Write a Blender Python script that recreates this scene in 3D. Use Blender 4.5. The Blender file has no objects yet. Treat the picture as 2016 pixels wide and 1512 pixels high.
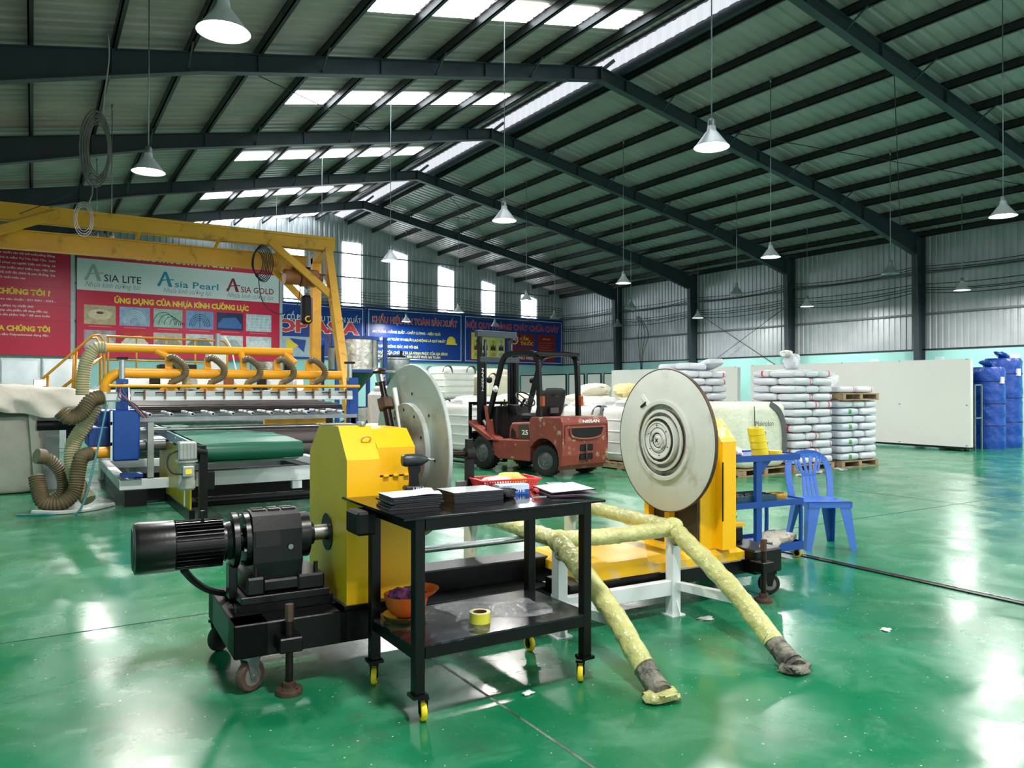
import bpy, bmesh, math, random
from mathutils import Vector, Matrix
SC = bpy.context.scene
COL = SC.collection
rnd = random.Random(7)
PI = math.pi

# ------------------------------------------------------------------ camera
cam_d = bpy.data.cameras.new('camera'); cam_d.sensor_width = 36.0; cam_d.lens = 1510 / 2016 * 36
cam_d.clip_end = 200
cam = bpy.data.objects.new('camera', cam_d); COL.objects.link(cam)
yaw, pitch, roll = math.radians(32.0022), math.radians(.32863), math.radians(.07467)
fw = Vector((math.sin(yaw)*math.cos(pitch), math.cos(yaw)*math.cos(pitch), math.sin(pitch)))
rt = Vector((math.cos(yaw), -math.sin(yaw), 0)); up = rt.cross(fw)
r2 = rt*math.cos(roll) + up*math.sin(roll); u2 = -rt*math.sin(roll) + up*math.cos(roll)
cam.matrix_world = Matrix(((r2.x, u2.x, -fw.x, 0), (r2.y, u2.y, -fw.y, 0), (r2.z, u2.z, -fw.z, 1.45), (0, 0, 0, 1)))
SC.camera = cam

# ------------------------------------------------------------------ world, exposure
W = bpy.data.worlds.new('overcast_sky'); SC.world = W; W.use_nodes = True
W.node_tree.nodes['Background'].inputs[0].default_value = (.94, .97, 1.0, 1)
W.node_tree.nodes['Background'].inputs[1].default_value = 1.9
vs = SC.view_settings
vs.view_transform = 'Standard'; vs.look = 'None'; vs.exposure = -0.22; vs.gamma = 1.0; vs.use_curve_mapping = False
LAMP_W = 215.0        # radiant power of one high-bay lamp
SKY_E = 9.0           # brightness of daylit translucent sheets

# ------------------------------------------------------------------ helpers
def L(c):
    return tuple(((x/255)/12.92 if x/255 <= .04045 else ((x/255+.055)/1.055)**2.4) for x in c)

class MB:
    """collects faces for one mesh"""
    def __init__(s): s.v = []; s.f = []; s.s = []
    def add(s, V, F, smooth=False):
        o = len(s.v); s.v += [tuple(p) for p in V]
        s.f += [tuple(i+o for i in f) for f in F]; s.s += [smooth]*len(F); return s
    def box(s, x0, x1, y0, y1, z0, z1, c=0.0):
        if x0 > x1: x0, x1 = x1, x0
        if y0 > y1: y0, y1 = y1, y0
        if z0 > z1: z0, z1 = z1, z0
        if c <= 0:
            V = [(x, y, z) for z in (z0, z1) for y in (y0, y1) for x in (x0, x1)]
            return s.add(V, [(0, 2, 3, 1), (4, 5, 7, 6), (0, 1, 5, 4), (2, 6, 7, 3), (0, 4, 6, 2), (1, 3, 7, 5)])
        c = min(c, (x1-x0)*.49, (y1-y0)*.49, (z1-z0)*.49)
        V = []; idx = {}
        for i, (x, sx) in enumerate(((x0, 1), (x1, -1))):
            for j, (y, sy) in enumerate(((y0, 1), (y1, -1))):
                for k, (z, sz) in enumerate(((z0, 1), (z1, -1))):
                    for a in range(3):
                        p = [x+sx*c, y+sy*c, z+sz*c]; p[a] = (x, y, z)[a]
                        idx[i, j, k, a] = len(V); V.append(p)
        F = []
        g = lambda i, j, k, a: idx[i, j, k, a]
        for i in (0, 1):
            q = [g(i, 0, 0, 0), g(i, 1, 0, 0), g(i, 1, 1, 0), g(i, 0, 1, 0)]; F.append(q if i else q[::-1])
            q = [g(0, i, 0, 1), g(0, i, 1, 1), g(1, i, 1, 1), g(1, i, 0, 1)]; F.append(q if i else q[::-1])
            q = [g(0, 0, i, 2), g(1, 0, i, 2), g(1, 1, i, 2), g(0, 1, i, 2)]; F.append(q if i else q[::-1])
        for a in range(3):
            b, d = [(1, 2), (0, 2), (0, 1)][a]
            for m in (0, 1):
                for n in (0, 1):
                    A = [0, 0, 0]; A[b] = m; A[d] = n; B = A[:]; B[a] = 1
                    F.append([g(*A, b), g(*B, b), g(*B, d), g(*A, d)])
        for i in (0, 1):
            for j in (0, 1):
                for k in (0, 1): F.append([g(i, j, k, 0), g(i, j, k, 1), g(i, j, k, 2)])
        return s.add(V, F)
    def beam(s, p0, p1, w, h, upv=(0, 0, 1)):
        """rectangular bar from p0 to p1, w across, h along up"""
        p0, p1 = Vector(p0), Vector(p1); d = (p1-p0).normalized(); u = Vector(upv)
        if abs(d.dot(u)) > .99: u = Vector((0, 1, 0))
        r = d.cross(u).normalized(); u = r.cross(d).normalized()
        V = [p+r*a*w/2+u*b*h/2 for p in (p0, p1) for a, b in ((-1, -1), (1, -1), (1, 1), (-1, 1))]
        return s.add(V, [(0, 1, 2, 3)[::-1], (4, 5, 6, 7), (0, 1, 5, 4), (1, 2, 6, 5), (2, 3, 7, 6), (3, 0, 4, 7)])
    def tube(s, pts, r, n=10, cap=True, smooth=True):
        pts = [Vector(p) for p in pts]; m = len(pts)
        R = r if isinstance(r, (list, tuple)) else [r]*m
        t0 = (pts[1]-pts[0]).normalized()
        u = Vector((0, 0, 1)) if abs(t0.z) < .9 else Vector((1, 0, 0))
        u = (u - t0*u.dot(t0)).normalized(); V = []; F = []
        for i in range(m):
            t = ((pts[i+1]-pts[i]).normalized() if i < m-1 else Vector()) + ((pts[i]-pts[i-1]).normalized() if i else Vector())
            t = t.normalized() if t.length > 1e-6 else t0
            u = (u - t*u.dot(t)); u = u.normalized() if u.length > 1e-6 else t.orthogonal().normalized()
            w = t.cross(u)
            for k in range(n):
                a = 2*PI*k/n; V.append(pts[i] + (u*math.cos(a)+w*math.sin(a))*R[i])
        for i in range(m-1):
            for k in range(n):
                F.append((i*n+k, i*n+(k+1) % n, (i+1)*n+(k+1) % n, (i+1)*n+k))
        s.add(V, F, smooth)
        if cap:
            o = len(s.v)-len(V)
            s.f += [tuple(o+k for k in range(n))[::-1], tuple(o+(m-1)*n+k for k in range(n))]; s.s += [False, False]
        return s
    def cyl(s, p0, p1, r, r1=None, n=16, smooth=True): return s.tube([p0, p1], [r, r if r1 is None else r1], n, True, smooth)
    def lathe(s, prof, o=(0, 0, 0), d=(0, 0, 1), n=24, smooth=True):
        """prof: list of (radius, height along d)"""
        o = Vector(o); d = Vector(d).normalized(); u = d.orthogonal().normalized(); w = d.cross(u); V = []; F = []
        for r, h in prof:
            for k in range(n):
                a = 2*PI*k/n; V.append(o+d*h+(u*math.cos(a)+w*math.sin(a))*max(r, 1e-4))
        for i in range(len(prof)-1):
            for k in range(n): F.append((i*n+k, i*n+(k+1) % n, (i+1)*n+(k+1) % n, (i+1)*n+k))
        return s.add(V, F, smooth)
    def prism(s, poly, axis, a0, a1):
        """poly 2D in the two other axes (order x,y,z without axis)"""
        def P(p, a):
            q = list(p); q.insert(axis, a); return tuple(q)
        n = len(poly); V = [P(p, a0) for p in poly]+[P(p, a1) for p in poly]
        F = [tuple(range(n))[::-1], tuple(range(n, 2*n))]+[(i, (i+1) % n, n+(i+1) % n, n+i) for i in range(n)]
        return s.add(V, F)
    def grid(s, fn, nu, nv, smooth=True):
        V = [fn(i/nu, j/nv) for j in range(nv+1) for i in range(nu+1)]
        F = [(j*(nu+1)+i, j*(nu+1)+i+1, (j+1)*(nu+1)+i+1, (j+1)*(nu+1)+i) for j in range(nv) for i in range(nu)]
        return s.add(V, F, smooth)
    def mesh(s, name, fix=True):
        me = bpy.data.meshes.new(name); me.from_pydata(s.v, [], s.f)
        me.polygons.foreach_set('use_smooth', s.s)
        if fix:
            bm = bmesh.new(); bm.from_mesh(me); bmesh.ops.recalc_face_normals(bm, faces=bm.faces)
            for e in bm.edges:
                if len(e.link_faces) == 2 and e.calc_face_angle(0) > .7: e.smooth = False
            bm.to_mesh(me); bm.free()
        me.update(); return me
    def build(s, name, mat, parent=None, label=None, fix=True):
        return link(name, s.mesh(name, fix), mat, parent, label)

def link(name, me, mat, parent=None, label=None):
    if mat is not None and not me.materials: me.materials.append(mat)
    o = bpy.data.objects.new(name, me); COL.objects.link(o)
    if parent is not None: o.parent = parent
    if label: o['label'] = label
    return o
def tag(o, label, cat, group=None, kind=None):
    o['label'] = label
    if cat: o['category'] = cat
    if group: o['group'] = group
    if kind: o['kind'] = kind
    return o
def thing(name, label, cat, loc=(0, 0, 0), rz=0.0, group=None, kind=None):
    o = bpy.data.objects.new(name, None); COL.objects.link(o); o.empty_display_size = .1
    o.location = loc; o.rotation_euler = (0, 0, math.radians(rz)); return tag(o, label, cat, group, kind)
def struct(o, label=None):
    o['kind'] = 'structure'
    if label: o['label'] = label
    return o
def copy_tree(o, parent=None):
    c = o.copy(); COL.objects.link(c); c.parent = parent
    for ch in [x for x in o.children]: copy_tree(ch, c)
    return c
def arc(c, r, a0, a1, n, plane='xz'):
    out = []
    for i in range(n+1):
        a = math.radians(a0+(a1-a0)*i/n); x, y = r*math.cos(a), r*math.sin(a)
        out.append({'xz': (c[0]+x, c[1], c[2]+y), 'xy': (c[0]+x, c[1]+y, c[2]), 'yz': (c[0], c[1]+x, c[2]+y)}[plane])
    return out
def curve(pts, n=8):
    """Catmull-Rom through points"""
    P = [Vector(p) for p in pts]; P = [P[0]*2-P[1]]+P+[P[-1]*2-P[-2]]; out = []
    for i in range(1, len(P)-2):
        for k in range(n):
            t = k/n; a, b, c, d = P[i-1:i+3]
            out.append(.5*((2*b)+(c-a)*t+(2*a-5*b+4*c-d)*t*t+(3*b-a-3*c+d)*t**3))
    return out+[P[-2]]
def hose(mb, pts, r, pitch=.03, amp=.1, n=12):
    q = curve(pts, 10); Ln = sum((q[i+1]-q[i]).length for i in range(len(q)-1)); m = max(8, int(Ln/pitch)*2)
    out = []; R = []; acc = 0; j = 0; step = Ln/m
    for k in range(m+1):
        tgt = k*step
        while j < len(q)-2 and acc+(q[j+1]-q[j]).length < tgt: acc += (q[j+1]-q[j]).length; j += 1
        sl = (q[j+1]-q[j]).length; out.append(q[j].lerp(q[j+1], min(1, (tgt-acc)/max(sl, 1e-6)))); R.append(r*(1+(amp if k % 2 else -amp)))
    return mb.tube(out, R, n)
def superell(a, b, c, e1=.4, e2=.3, nu=20, nv=10, noise=0.0, seed=0, zf=None):
    rr = random.Random(seed); V = []; F = []
    ph = [rr.uniform(0, 6.28) for _ in range(6)]
    sg = lambda t, e: math.copysign(abs(t)**e, t)
    for j in range(nv+1):
        v = -PI/2+PI*j/nv
        for i in range(nu):
            u = -PI+2*PI*i/nu
            k = 1+noise*(math.sin(3*u+ph[0]+2*v)+.7*math.sin(5*u+ph[1])*math.cos(4*v+ph[2])+.5*math.sin(9*u+ph[3]+6*v))
            x = a*sg(math.cos(v), e1)*sg(math.cos(u), e2)*k; y = b*sg(math.cos(v), e1)*sg(math.sin(u), e2)*k; z = c*sg(math.sin(v), e1)*(1+.5*(k-1))
            if zf: x, y, z = zf(x, y, z)
            V.append((x, y, z))
    for j in range(nv):
        for i in range(nu): F.append((j*nu+i, j*nu+(i+1) % nu, (j+1)*nu+(i+1) % nu, (j+1)*nu+i))
    return V, F

FONT = {}
def text_mesh(name, body, x0, x1, z0, z1, y, bold=0.0, shear=0.0, keep=False):
    """letters filling the rectangle x0..x1, z0..z1 in the plane y, facing -y"""
    cu = bpy.data.curves.new(name, 'FONT'); cu.body = body; cu.offset = bold; cu.shear = shear; cu.resolution_u = 2
    ob = bpy.data.objects.new(name, cu); COL.objects.link(ob)
    dg = bpy.context.evaluated_depsgraph_get(); dg.update()
    me = bpy.data.meshes.new_from_object(ob.evaluated_get(dg)); bpy.data.objects.remove(ob); bpy.data.curves.remove(cu)
    xs = [v.co.x for v in me.vertices]; ys = [v.co.y for v in me.vertices]
    if not xs: return me
    a, b, c, d = min(xs), max(xs), min(ys), max(ys); sx = (x1-x0)/max(b-a, 1e-6); sz = (z1-z0)/max(d-c, 1e-6)
    if keep: sx = sz = min(sx, sz)
    for v in me.vertices: v.co = ((v.co.x-a)*sx+x0, y, (v.co.y-c)*sz+z0)
    me.materials.clear(); me.update(); return me
def text(parent, body, mat, x0, x1, z0, z1, y, bold=0.0, shear=0.0, name='lettering', keep=False):
    return link(name, text_mesh(name, body, x0, x1, z0, z1, y, bold, shear, keep), mat, parent)

# ------------------------------------------------------------------ materials
MATS = {}
def mat(name, rgb, rough=.5, metal=0.0, var=.12, scale=6.0, bump=0.0, bscale=40.0, spec=.5, dirt=None, dirt_amt=.5, dscale=3.0, coat=0.0, alpha=1.0, trans=0.0):
    if name in MATS: return MATS[name]
    m = bpy.data.materials.new(name); m.use_nodes = True; nt = m.node_tree; N = nt.nodes; K = nt.links
    p = N['Principled BSDF']; c = L(rgb)
    p.inputs['Roughness'].default_value = rough; p.inputs['Metallic'].default_value = metal
    p.inputs['Specular IOR Level'].default_value = spec; p.inputs['Coat Weight'].default_value = coat
    p.inputs['Alpha'].default_value = alpha; p.inputs['Transmission Weight'].default_value = trans
    tc = N.new('ShaderNodeTexCoord')
    no = N.new('ShaderNodeTexNoise'); no.inputs['Scale'].default_value = scale; no.inputs['Detail'].default_value = 5
    K.new(tc.outputs['Object'], no.inputs['Vector'])
    mp = N.new('ShaderNodeMapRange'); mp.inputs[1].default_value = .3; mp.inputs[2].default_value = .7; mp.inputs[3].default_value = 1-var; mp.inputs[4].default_value = 1+var*.6
    K.new(no.outputs['Fac'], mp.inputs[0])
    mx = N.new('ShaderNodeMix'); mx.data_type = 'RGBA'; mx.blend_type = 'MULTIPLY'; mx.inputs[0].default_value = 1
    mx.inputs[6].default_value = (*c, 1); K.new(mp.outputs[0], mx.inputs[7]); out = mx.outputs[2]
    if dirt:
        n2 = N.new('ShaderNodeTexNoise'); n2.inputs['Scale'].default_value = dscale; n2.inputs['Detail'].default_value = 9; n2.inputs['Roughness'].default_value = .65
        K.new(tc.outputs['Object'], n2.inputs['Vector'])
        r2_ = N.new('ShaderNodeMapRange'); r2_.inputs[1].default_value = .62-dirt_amt*.2; r2_.inputs[2].default_value = .72-dirt_amt*.1
        K.new(n2.outputs['Fac'], r2_.inputs[0])
        m2 = N.new('ShaderNodeMix'); m2.data_type = 'RGBA'; K.new(r2_.outputs[0], m2.inputs[0]); K.new(out, m2.inputs[6]); m2.inputs[7].default_value = (*L(dirt), 1); out = m2.outputs[2]
    K.new(out, p.inputs['Base Color'])
    if bump:
        b = N.new('ShaderNodeBump'); b.inputs['Strength'].default_value = bump; b.inputs['Distance'].default_value = .02
        n3 = N.new('ShaderNodeTexNoise'); n3.inputs['Scale'].default_value = bscale; n3.inputs['Detail'].default_value = 4
        K.new(tc.outputs['Object'], n3.inputs['Vector']); K.new(n3.outputs['Fac'], b.inputs['Height']); K.new(b.outputs[0], p.inputs['Normal'])
    MATS[name] = m; return m
def glow(name, rgb, strength):
    if name in MATS: return MATS[name]
    m = bpy.data.materials.new(name); m.use_nodes = True; p = m.node_tree.nodes['Principled BSDF']
    p.inputs['Base Color'].default_value = (*L(rgb), 1); p.inputs['Emission Color'].default_value = (*L(rgb), 1); p.inputs['Emission Strength'].default_value = strength
    MATS[name] = m; return m

YEL = mat('yellow paint', (250, 188, 4), .38, var=.05, scale=3)
YELW = mat('worn yellow paint', (238, 185, 20), .32, var=.08, scale=4, dirt=(205, 190, 150), dirt_amt=.55, dscale=7)
PIPEY = mat('orange yellow pipe paint', (240, 165, 22), .4, var=.06, scale=3)
GANT = mat('gantry yellow paint', (222, 165, 40), .45, var=.1, scale=2, dirt=(150, 105, 25), dirt_amt=.3)
BLK = mat('black paint', (7, 8, 10), .34, var=.25, scale=5, bump=.05, spec=.28)
BLKG = mat('gloss black sheet', (8, 9, 12), .1, var=.2, dirt=(40, 42, 46), dirt_amt=.2, dscale=9)
BLKM = mat('matt black plastic', (14, 15, 17), .55, spec=.3)
CAST = mat('black cast iron', (7, 8, 10), .3, var=.3, scale=9, bump=.03, bscale=60, spec=.4)
RUB = mat('black rubber', (17, 17, 18), .7, var=.2, bump=.1)
STEEL = mat('bright steel', (190, 192, 195), .28, 1.0, var=.2, scale=12)
GALV = mat('galvanised steel', (150, 156, 160), .42, .85, var=.2, scale=7)
ALU = mat('aluminium grey paint', (165, 168, 165), .4, .4, var=.15, scale=9)
RUST = mat('rusty brown steel', (92, 70, 58), .62, .5, var=.35, scale=14, bump=.2)
BRNS = mat('oiled brown steel', (48, 36, 34), .35, .7, var=.4, scale=16)
WHITE = mat('white paint', (222, 226, 228), .42, var=.06, scale=4, dirt=(170, 172, 170), dirt_amt=.15)
DISCW = mat('scuffed off white disc', (206, 206, 197), .42, var=.07, scale=5, dirt=(168, 152, 136), dirt_amt=.28, dscale=2.6)
DISCG = mat('brushed grey disc', (178, 186, 182), .4, .35, var=.12, scale=3, dirt=(150, 140, 125), dirt_amt=.22, dscale=2)
GRIME = mat('dark grimy groove', (70, 60, 54), .6, var=.5, scale=20)
BLUE = mat('blue machine paint', (6, 66, 146), .4, var=.08)
CHB = mat('periwinkle plastic', (56, 108, 198), .32, var=.04, coat=.2)
GRNB = mat('green conveyor belt', (48, 120, 98), .38, var=.12, scale=2, dirt=(150, 190, 172), dirt_amt=.35, dscale=2.2)
HOSE = mat('tan ribbed hose', (108, 94, 70), .5, var=.2, scale=10)
HOSEL = mat('translucent ribbed hose', (176, 168, 132), .4, var=.15, scale=10)
CANV = mat('beige canvas', (188, 182, 170), .8, var=.12, scale=3, bump=.25, bscale=9)
FOAM = mat('cream foam wrapped in film', (198, 196, 128), .24, var=.16, scale=9, bump=1.0, bscale=17, dirt=(165, 160, 100), dirt_amt=.3, dscale=8, coat=.35)
FOAMD = mat('dirty torn foam', (128, 124, 110), .6, var=.5, scale=12, bump=.8, bscale=30, dirt=(40, 40, 42), dirt_amt=.8, dscale=10)
FORK = mat('faded red forklift paint', (136, 60, 48), .42, var=.12, scale=4, dirt=(205, 180, 150), dirt_amt=.08, dscale=9)
FORKS = mat('scratched red forklift paint', (133, 59, 47), .45, var=.15, scale=4, dirt=(196, 176, 140), dirt_amt=.3, dscale=7)
WOOD = mat('weathered pallet wood', (150, 128, 98), .8, var=.35, scale=8, bump=.3)
PEBAG = mat('white woven jumbo bag', (222, 222, 216), .5, var=.07, scale=4, bump=.35, bscale=7)
CREAM = mat('cream woven jumbo bag', (222, 216, 192), .6, var=.1, scale=4, bump=.5, bscale=8)
FILM = mat('clear wrapping film', (225, 228, 230), .2, var=.05, bump=.6, bscale=10, alpha=.55)
STRAP = mat('grey lifting strap', (86, 88, 90), .8)
MINT = mat('mint plaster', (160, 214, 210), .7, var=.06, scale=1.2, bump=.05)
CLAD = mat('galvanised wall cladding', (172, 178, 182), .4, .35, var=.16, scale=1.3)
ROOF = mat('galvanised roof sheet', (158, 148, 149), .45, .15, var=.16, scale=1.1)
FRAME = mat('slate steel frame paint', (46, 58, 65), .5, var=.15, scale=2)
PURL = mat('dark purlin steel', (44, 48, 50), .45, .4, var=.3, scale=5)
BOARD = mat('white plastic sheet', (204, 203, 198), .4, var=.03, scale=.8)
RED = mat('crimson banner vinyl', (212, 26, 70), .42, var=.05, scale=.7, bump=.12, bscale=2.5)
WBAN = mat('white banner vinyl', (222, 228, 232), .4, var=.03, scale=.7)
SIGNB = mat('royal blue sign board', (8, 60, 150), .35, var=.04)
TXW = mat('white lettering', (235, 236, 232), .5, var=.02)
TXY = mat('yellow lettering', (246, 214, 60), .5, var=.02)
TXP = mat('pale yellow lettering', (240, 232, 120), .5, var=.02)
TXR = mat('coral red lettering', (226, 62, 70), .5, var=.02)
TXK = mat('dark lettering', (50, 56, 60), .5, var=.02)
TXT = mat('teal lettering', (20, 140, 170), .5, var=.02)
TXM = mat('maroon lettering', (150, 16, 44), .5, var=.02)
PAPER = mat('white paper', (232, 230, 236), .6, var=.02)
# ------------------------------------------------------------------ structure
XR, XL, RIDGE, SL = 25.5, -2.3, 11.62, .1945
FY = [-6.2, -1.0, 4.21, 9.42, 14.62, 19.83, 25.05, 30.3]
YB0, YB1 = -8.0, 36.6
def sheet_z(x): return 9.42-SL*abs(x-RIDGE)
ANG = math.radians(5.0)
def back_y(x): return 35.37-(25.5-x)*math.tan(ANG)

def floor_material():
    m = bpy.data.materials.new('green epoxy floor'); m.use_nodes = True; nt = m.node_tree; N = nt.nodes; K = nt.links; p = N['Principled BSDF']
    tc = N.new('ShaderNodeTexCoord')
    def noise(sc, det=6, rg=.55, dist=0.0, vec=None):
        n = N.new('ShaderNodeTexNoise'); n.inputs['Scale'].default_value = sc; n.inputs['Detail'].default_value = det; n.inputs['Roughness'].default_value = rg; n.inputs['Distortion'].default_value = dist
        K.new(vec or tc.outputs['Object'], n.inputs['Vector']); return n.outputs['Fac']
    def rng(v, a, b, c=0.0, d=1.0):
        r = N.new('ShaderNodeMapRange'); K.new(v, r.inputs[0]); r.inputs[1].default_value = a; r.inputs[2].default_value = b; r.inputs[3].default_value = c; r.inputs[4].default_value = d; return r.outputs[0]
    def mix(f, a, b):
        x = N.new('ShaderNodeMix'); x.data_type = 'RGBA'; K.new(f, x.inputs[0])
        for i, q in ((6, a), (7, b)):
            if isinstance(q, tuple): x.inputs[i].default_value = (*L(q), 1)
            else: K.new(q, x.inputs[i])
        return x.outputs[2]
    c = mix(rng(noise(.55, 5), .35, .65), (8, 108, 66), (36, 124, 88))
    c = mix(rng(noise(2.3, 8, .6, .6), .50, .74, 0, .6), c, (92, 152, 122))            # worn pale film
    c = mix(rng(noise(1.1, 9, .7, .4), .57, .70, 0, .6), c, (50, 80, 62))              # dark grime
    c = mix(rng(noise(38, 3, .5), .70, .735), c, (196, 208, 198))                        # chips and crumbs
    c = mix(rng(noise(9, 10, .75, 1.2), .67, .71, 0, .5), c, (150, 166, 152))         # scuffed bare spots
    K.new(c, p.inputs['Base Color'])
    r = rng(noise(1.7, 6, .6, .5), .3, .72, .12, .36); K.new(r, p.inputs['Roughness'])
    p.inputs['Specular IOR Level'].default_value = .72
    b = N.new('ShaderNodeBump'); b.inputs['Strength'].default_value = .12; b.inputs['Distance'].default_value = .01
    mpn = N.new('ShaderNodeMapping'); mpn.inputs['Scale'].default_value = (1, 1, 1); K.new(tc.outputs['Object'], mpn.inputs['Vector'])
    K.new(noise(7, 3, .5, .3, mpn.outputs[0]), b.inputs['Height']); K.new(b.outputs[0], p.inputs['Normal'])
    return m
floor = struct(MB().box(XL-.2, XR+.2, YB0, YB1, -.2, 0).build('floor', floor_material()), 'glossy green epoxy floor with scuffs and joint lines')
JD = mat('floor joint filler', (120, 128, 118), .8, var=.5, scale=14, dirt=(30, 50, 40), dirt_amt=.9, dscale=6)
JT = mat('thin dark saw cut', (20, 62, 44), .8, var=.3)
for i, (x0, x1, y0, y1, m) in enumerate(((1.818, 1.832, -6, 34, JD), (9.926, 9.934, -6, 30, JT), (-2.2, 25.4, 5.222, 5.232, JT), (-2.2, 25.4, 13.3, 13.31, JT))):
    struct(MB().box(x0, x1, y0, y1, -.01, .0012+.0002*i).build('trim_%d' % (i+1), m), 'narrow sawn joint line across the green floor')
rail = thing('trim_5', 'black steel cable channel let into the green floor beside the blue cart', None, (5.67, 0, 0), kind='structure')
MB().box(-.035, .035, -6, 8.5, -.02, .010).build('channel', mat('dark steel channel', (30, 32, 34), .35, .6), rail)
MB().box(.022, .035, -6, 8.5, -.01, .0135).build('highlight_strip', STEEL, rail)  # bright strip put in as the highlight along the channel

def corr(a, b, pitch, dep):
    """trapezoid profile (along, depth)"""
    n = max(1, round((b-a)/pitch)); P = []
    for i in range(n):
        s = a+(b-a)*i/n; w = (b-a)/n
        P += [(s, 0), (s+.56*w, 0), (s+.68*w, dep), (s+.88*w, dep)]
    return P+[(b, 0)]

# --- right wall
wr = thing('wall_right', 'long side wall with mint plaster base and ribbed metal cladding', None, (XR, 0, 0), kind='structure')
MB().box(0, .2, YB0, 35.5, 0, 2.75).build('plaster_base', MINT, wr)
MB().box(-.03, .2, YB0, 35.5, 2.75, 2.80).build('sill_flashing', PURL, wr)
edges = FY[1:]+[35.45]
for a, b in zip(edges[:-1], edges[1:]):
    mb = MB(); P = corr(a, b, .21, .03)
    mb.add([(.06+d, y, z) for y, d in P for z in (2.78, 6.9)], [(2*i, 2*i+1, 2*i+3, 2*i+2) for i in range(len(P)-1)]); mb.build('cladding_panel', CLAD, wr, fix=False)
for z in (3.98, 5.35):
    for a, b in zip(edges[:-1], edges[1:]): MB().box(-.06, .0, a+.14, b-.14, z-.03, z+.03).build('girt', mat('light girt steel', (104, 112, 116), .5, .3), wr)
# paper notices on the mint plaster
for y in (8.2, 11.6, 13.9, 16.2, 20.8):
    MB().box(-.006, 0, y, y+.3, 2.30, 2.52).build('paper_notice', mat('faded paper notice', (205, 226, 224), .7), wr)
# cables strung along the wall between the columns
CAB = mat('black cable sheath', (26, 28, 31), .6)
for k, (z, sag) in enumerate(((5.55, .10), (5.47, .16), (5.38, .13), (4.95, .10), (4.86, .16), (4.77, .12), (4.69, .17))):
    pts = []
    for a, b in zip(edges[:-1], edges[1:]):
        for i in range(8):
            t = i/8; pts.append((0, a+(b-a)*t, -4*sag*t*(1-t)*(1+.3*math.sin(a+k))))
    o = MB().tube([(XR-.38-.02*(k % 3), p[1], z+p[2]) for p in pts], .013, 5).build('wall_cable', CAB)
    tag(o, 'black cable sagging along the right wall, %s of seven counted downward' % ['first', 'second', 'third', 'fourth', 'fifth', 'sixth', 'lowest'][k], 'cable', 'cables strung along the right wall')
o = MB()
for k in range(4): o.tube(curve([(XR-.25, 28.6+.08*k, 5.0), (XR-.3, 28.2+.12*k, 4.6), (XR-.3, 27.9+.25*k, 4.0), (XR-.3, 28.25+.1*k, 3.2), (XR-.3, 28.4, 1.9)], 6), .014, 5)
tag(o.build('cable_drop', CAB), 'bundle of loose black cables dropping down the wall near the far corner', 'cable')
for k, (a, b) in enumerate((((25.0, 20.1, 2.2), (25.3, 24.6, 4.7)), ((25.0, 24.6, 2.2), (25.3, 20.1, 4.7)))):
    MB().cyl((a[0]-XR+.2, a[1], a[2]), (b[0]-XR+.1, b[1], b[2]), .012, n=6).build('brace_rod', PURL, wr)

# --- back wall (set about five degrees off square)
wb = thing('wall_back', 'gable end wall with mint base, ribbed cladding and tall translucent strips', None, (25.5, 35.37, 0), 5.0, kind='structure')
MB().box(-28.2, .3, 0, .2, 0, 2.75).build('plaster_base', MINT, wb)
P = corr(-28.2, .1, .24, .03); mb = MB()
V = []
for s, d in P:
    X = 25.5+s*math.cos(ANG); V += [(s, .05+d, 2.7), (s, .05+d, sheet_z(X)+.02)]
mb.add(V, [(2*i, 2*i+1, 2*i+3, 2*i+2) for i in range(len(P)-1)])
mb.build('cladding', CLAD, wb, fix=False)
for z in (4.0, 5.4, 6.6, 7.7): MB().box(-28.2 if z < 6.5 else -24+ (z-6.6)*5, 0 if z < 6.4 else -(z-6.4)*5.2, -.05, .0, z-.03, z+.03).build('girt', mat('light girt steel', (104, 112, 116), .5, .3), wb)
SKYM = glow('daylit translucent sheet', (244, 250, 255), SKY_E)
for i, (xa, xb) in enumerate(((9.40, 10.28), (12.14, 13.06), (14.64, 15.50), (17.32, 18.20), (19.97, 20.77), (22.60, 23.58))):
    s0, s1 = (xa-25.5)/math.cos(ANG), (xb-25.5)/math.cos(ANG)
    t0 = min(sheet_z(xa), 8.95)-.72; t1 = min(sheet_z(xb), 8.95)-.72
    w = thing('window_%d' % (i+1), 'tall daylit translucent strip in the gable wall', None, (25.5, 35.37, 0), 5.0, kind='structure')
    PP = corr(s0, s1, .2, .02); m_ = MB()
    m_.add([q for s, d in PP for q in ((s, .015+d, 5.2), (s, .015+d, t0+(t1-t0)*(s-s0)/(s1-s0)))], [(2*j, 2*j+1, 2*j+3, 2*j+2) for j in range(len(PP)-1)])
    m_.build('translucent_sheet', SKYM, w, fix=False)
    for z in (5.4, 6.6, 7.7):
        if z < min(t0, t1): MB().box(s0, s1, -.045, -.01, z-.012, z+.012).build('glazing_bar', GALV, w)
for k in range(7):
    z = 4.85+.16*k if k < 4 else 5.5+.13*(k-4)
    pts = [(-15.5+15.3*i/36, -.22-.02*(k % 2), z-.10*abs(math.sin(i/36*PI*5+k*.2))) for i in range(37)]
    o = MB().tube(pts, .012, 5).build('wall_cable', CAB); o.location = (25.5, 35.37, .25); o.rotation_euler = (0, 0, ANG)
    tag(o, 'black cable across the gable wall, %s of seven counted upward' % ['lowest', 'second', 'third', 'fourth', 'fifth', 'sixth', 'highest'][k], 'cable', 'cables strung along the gable wall')

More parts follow.
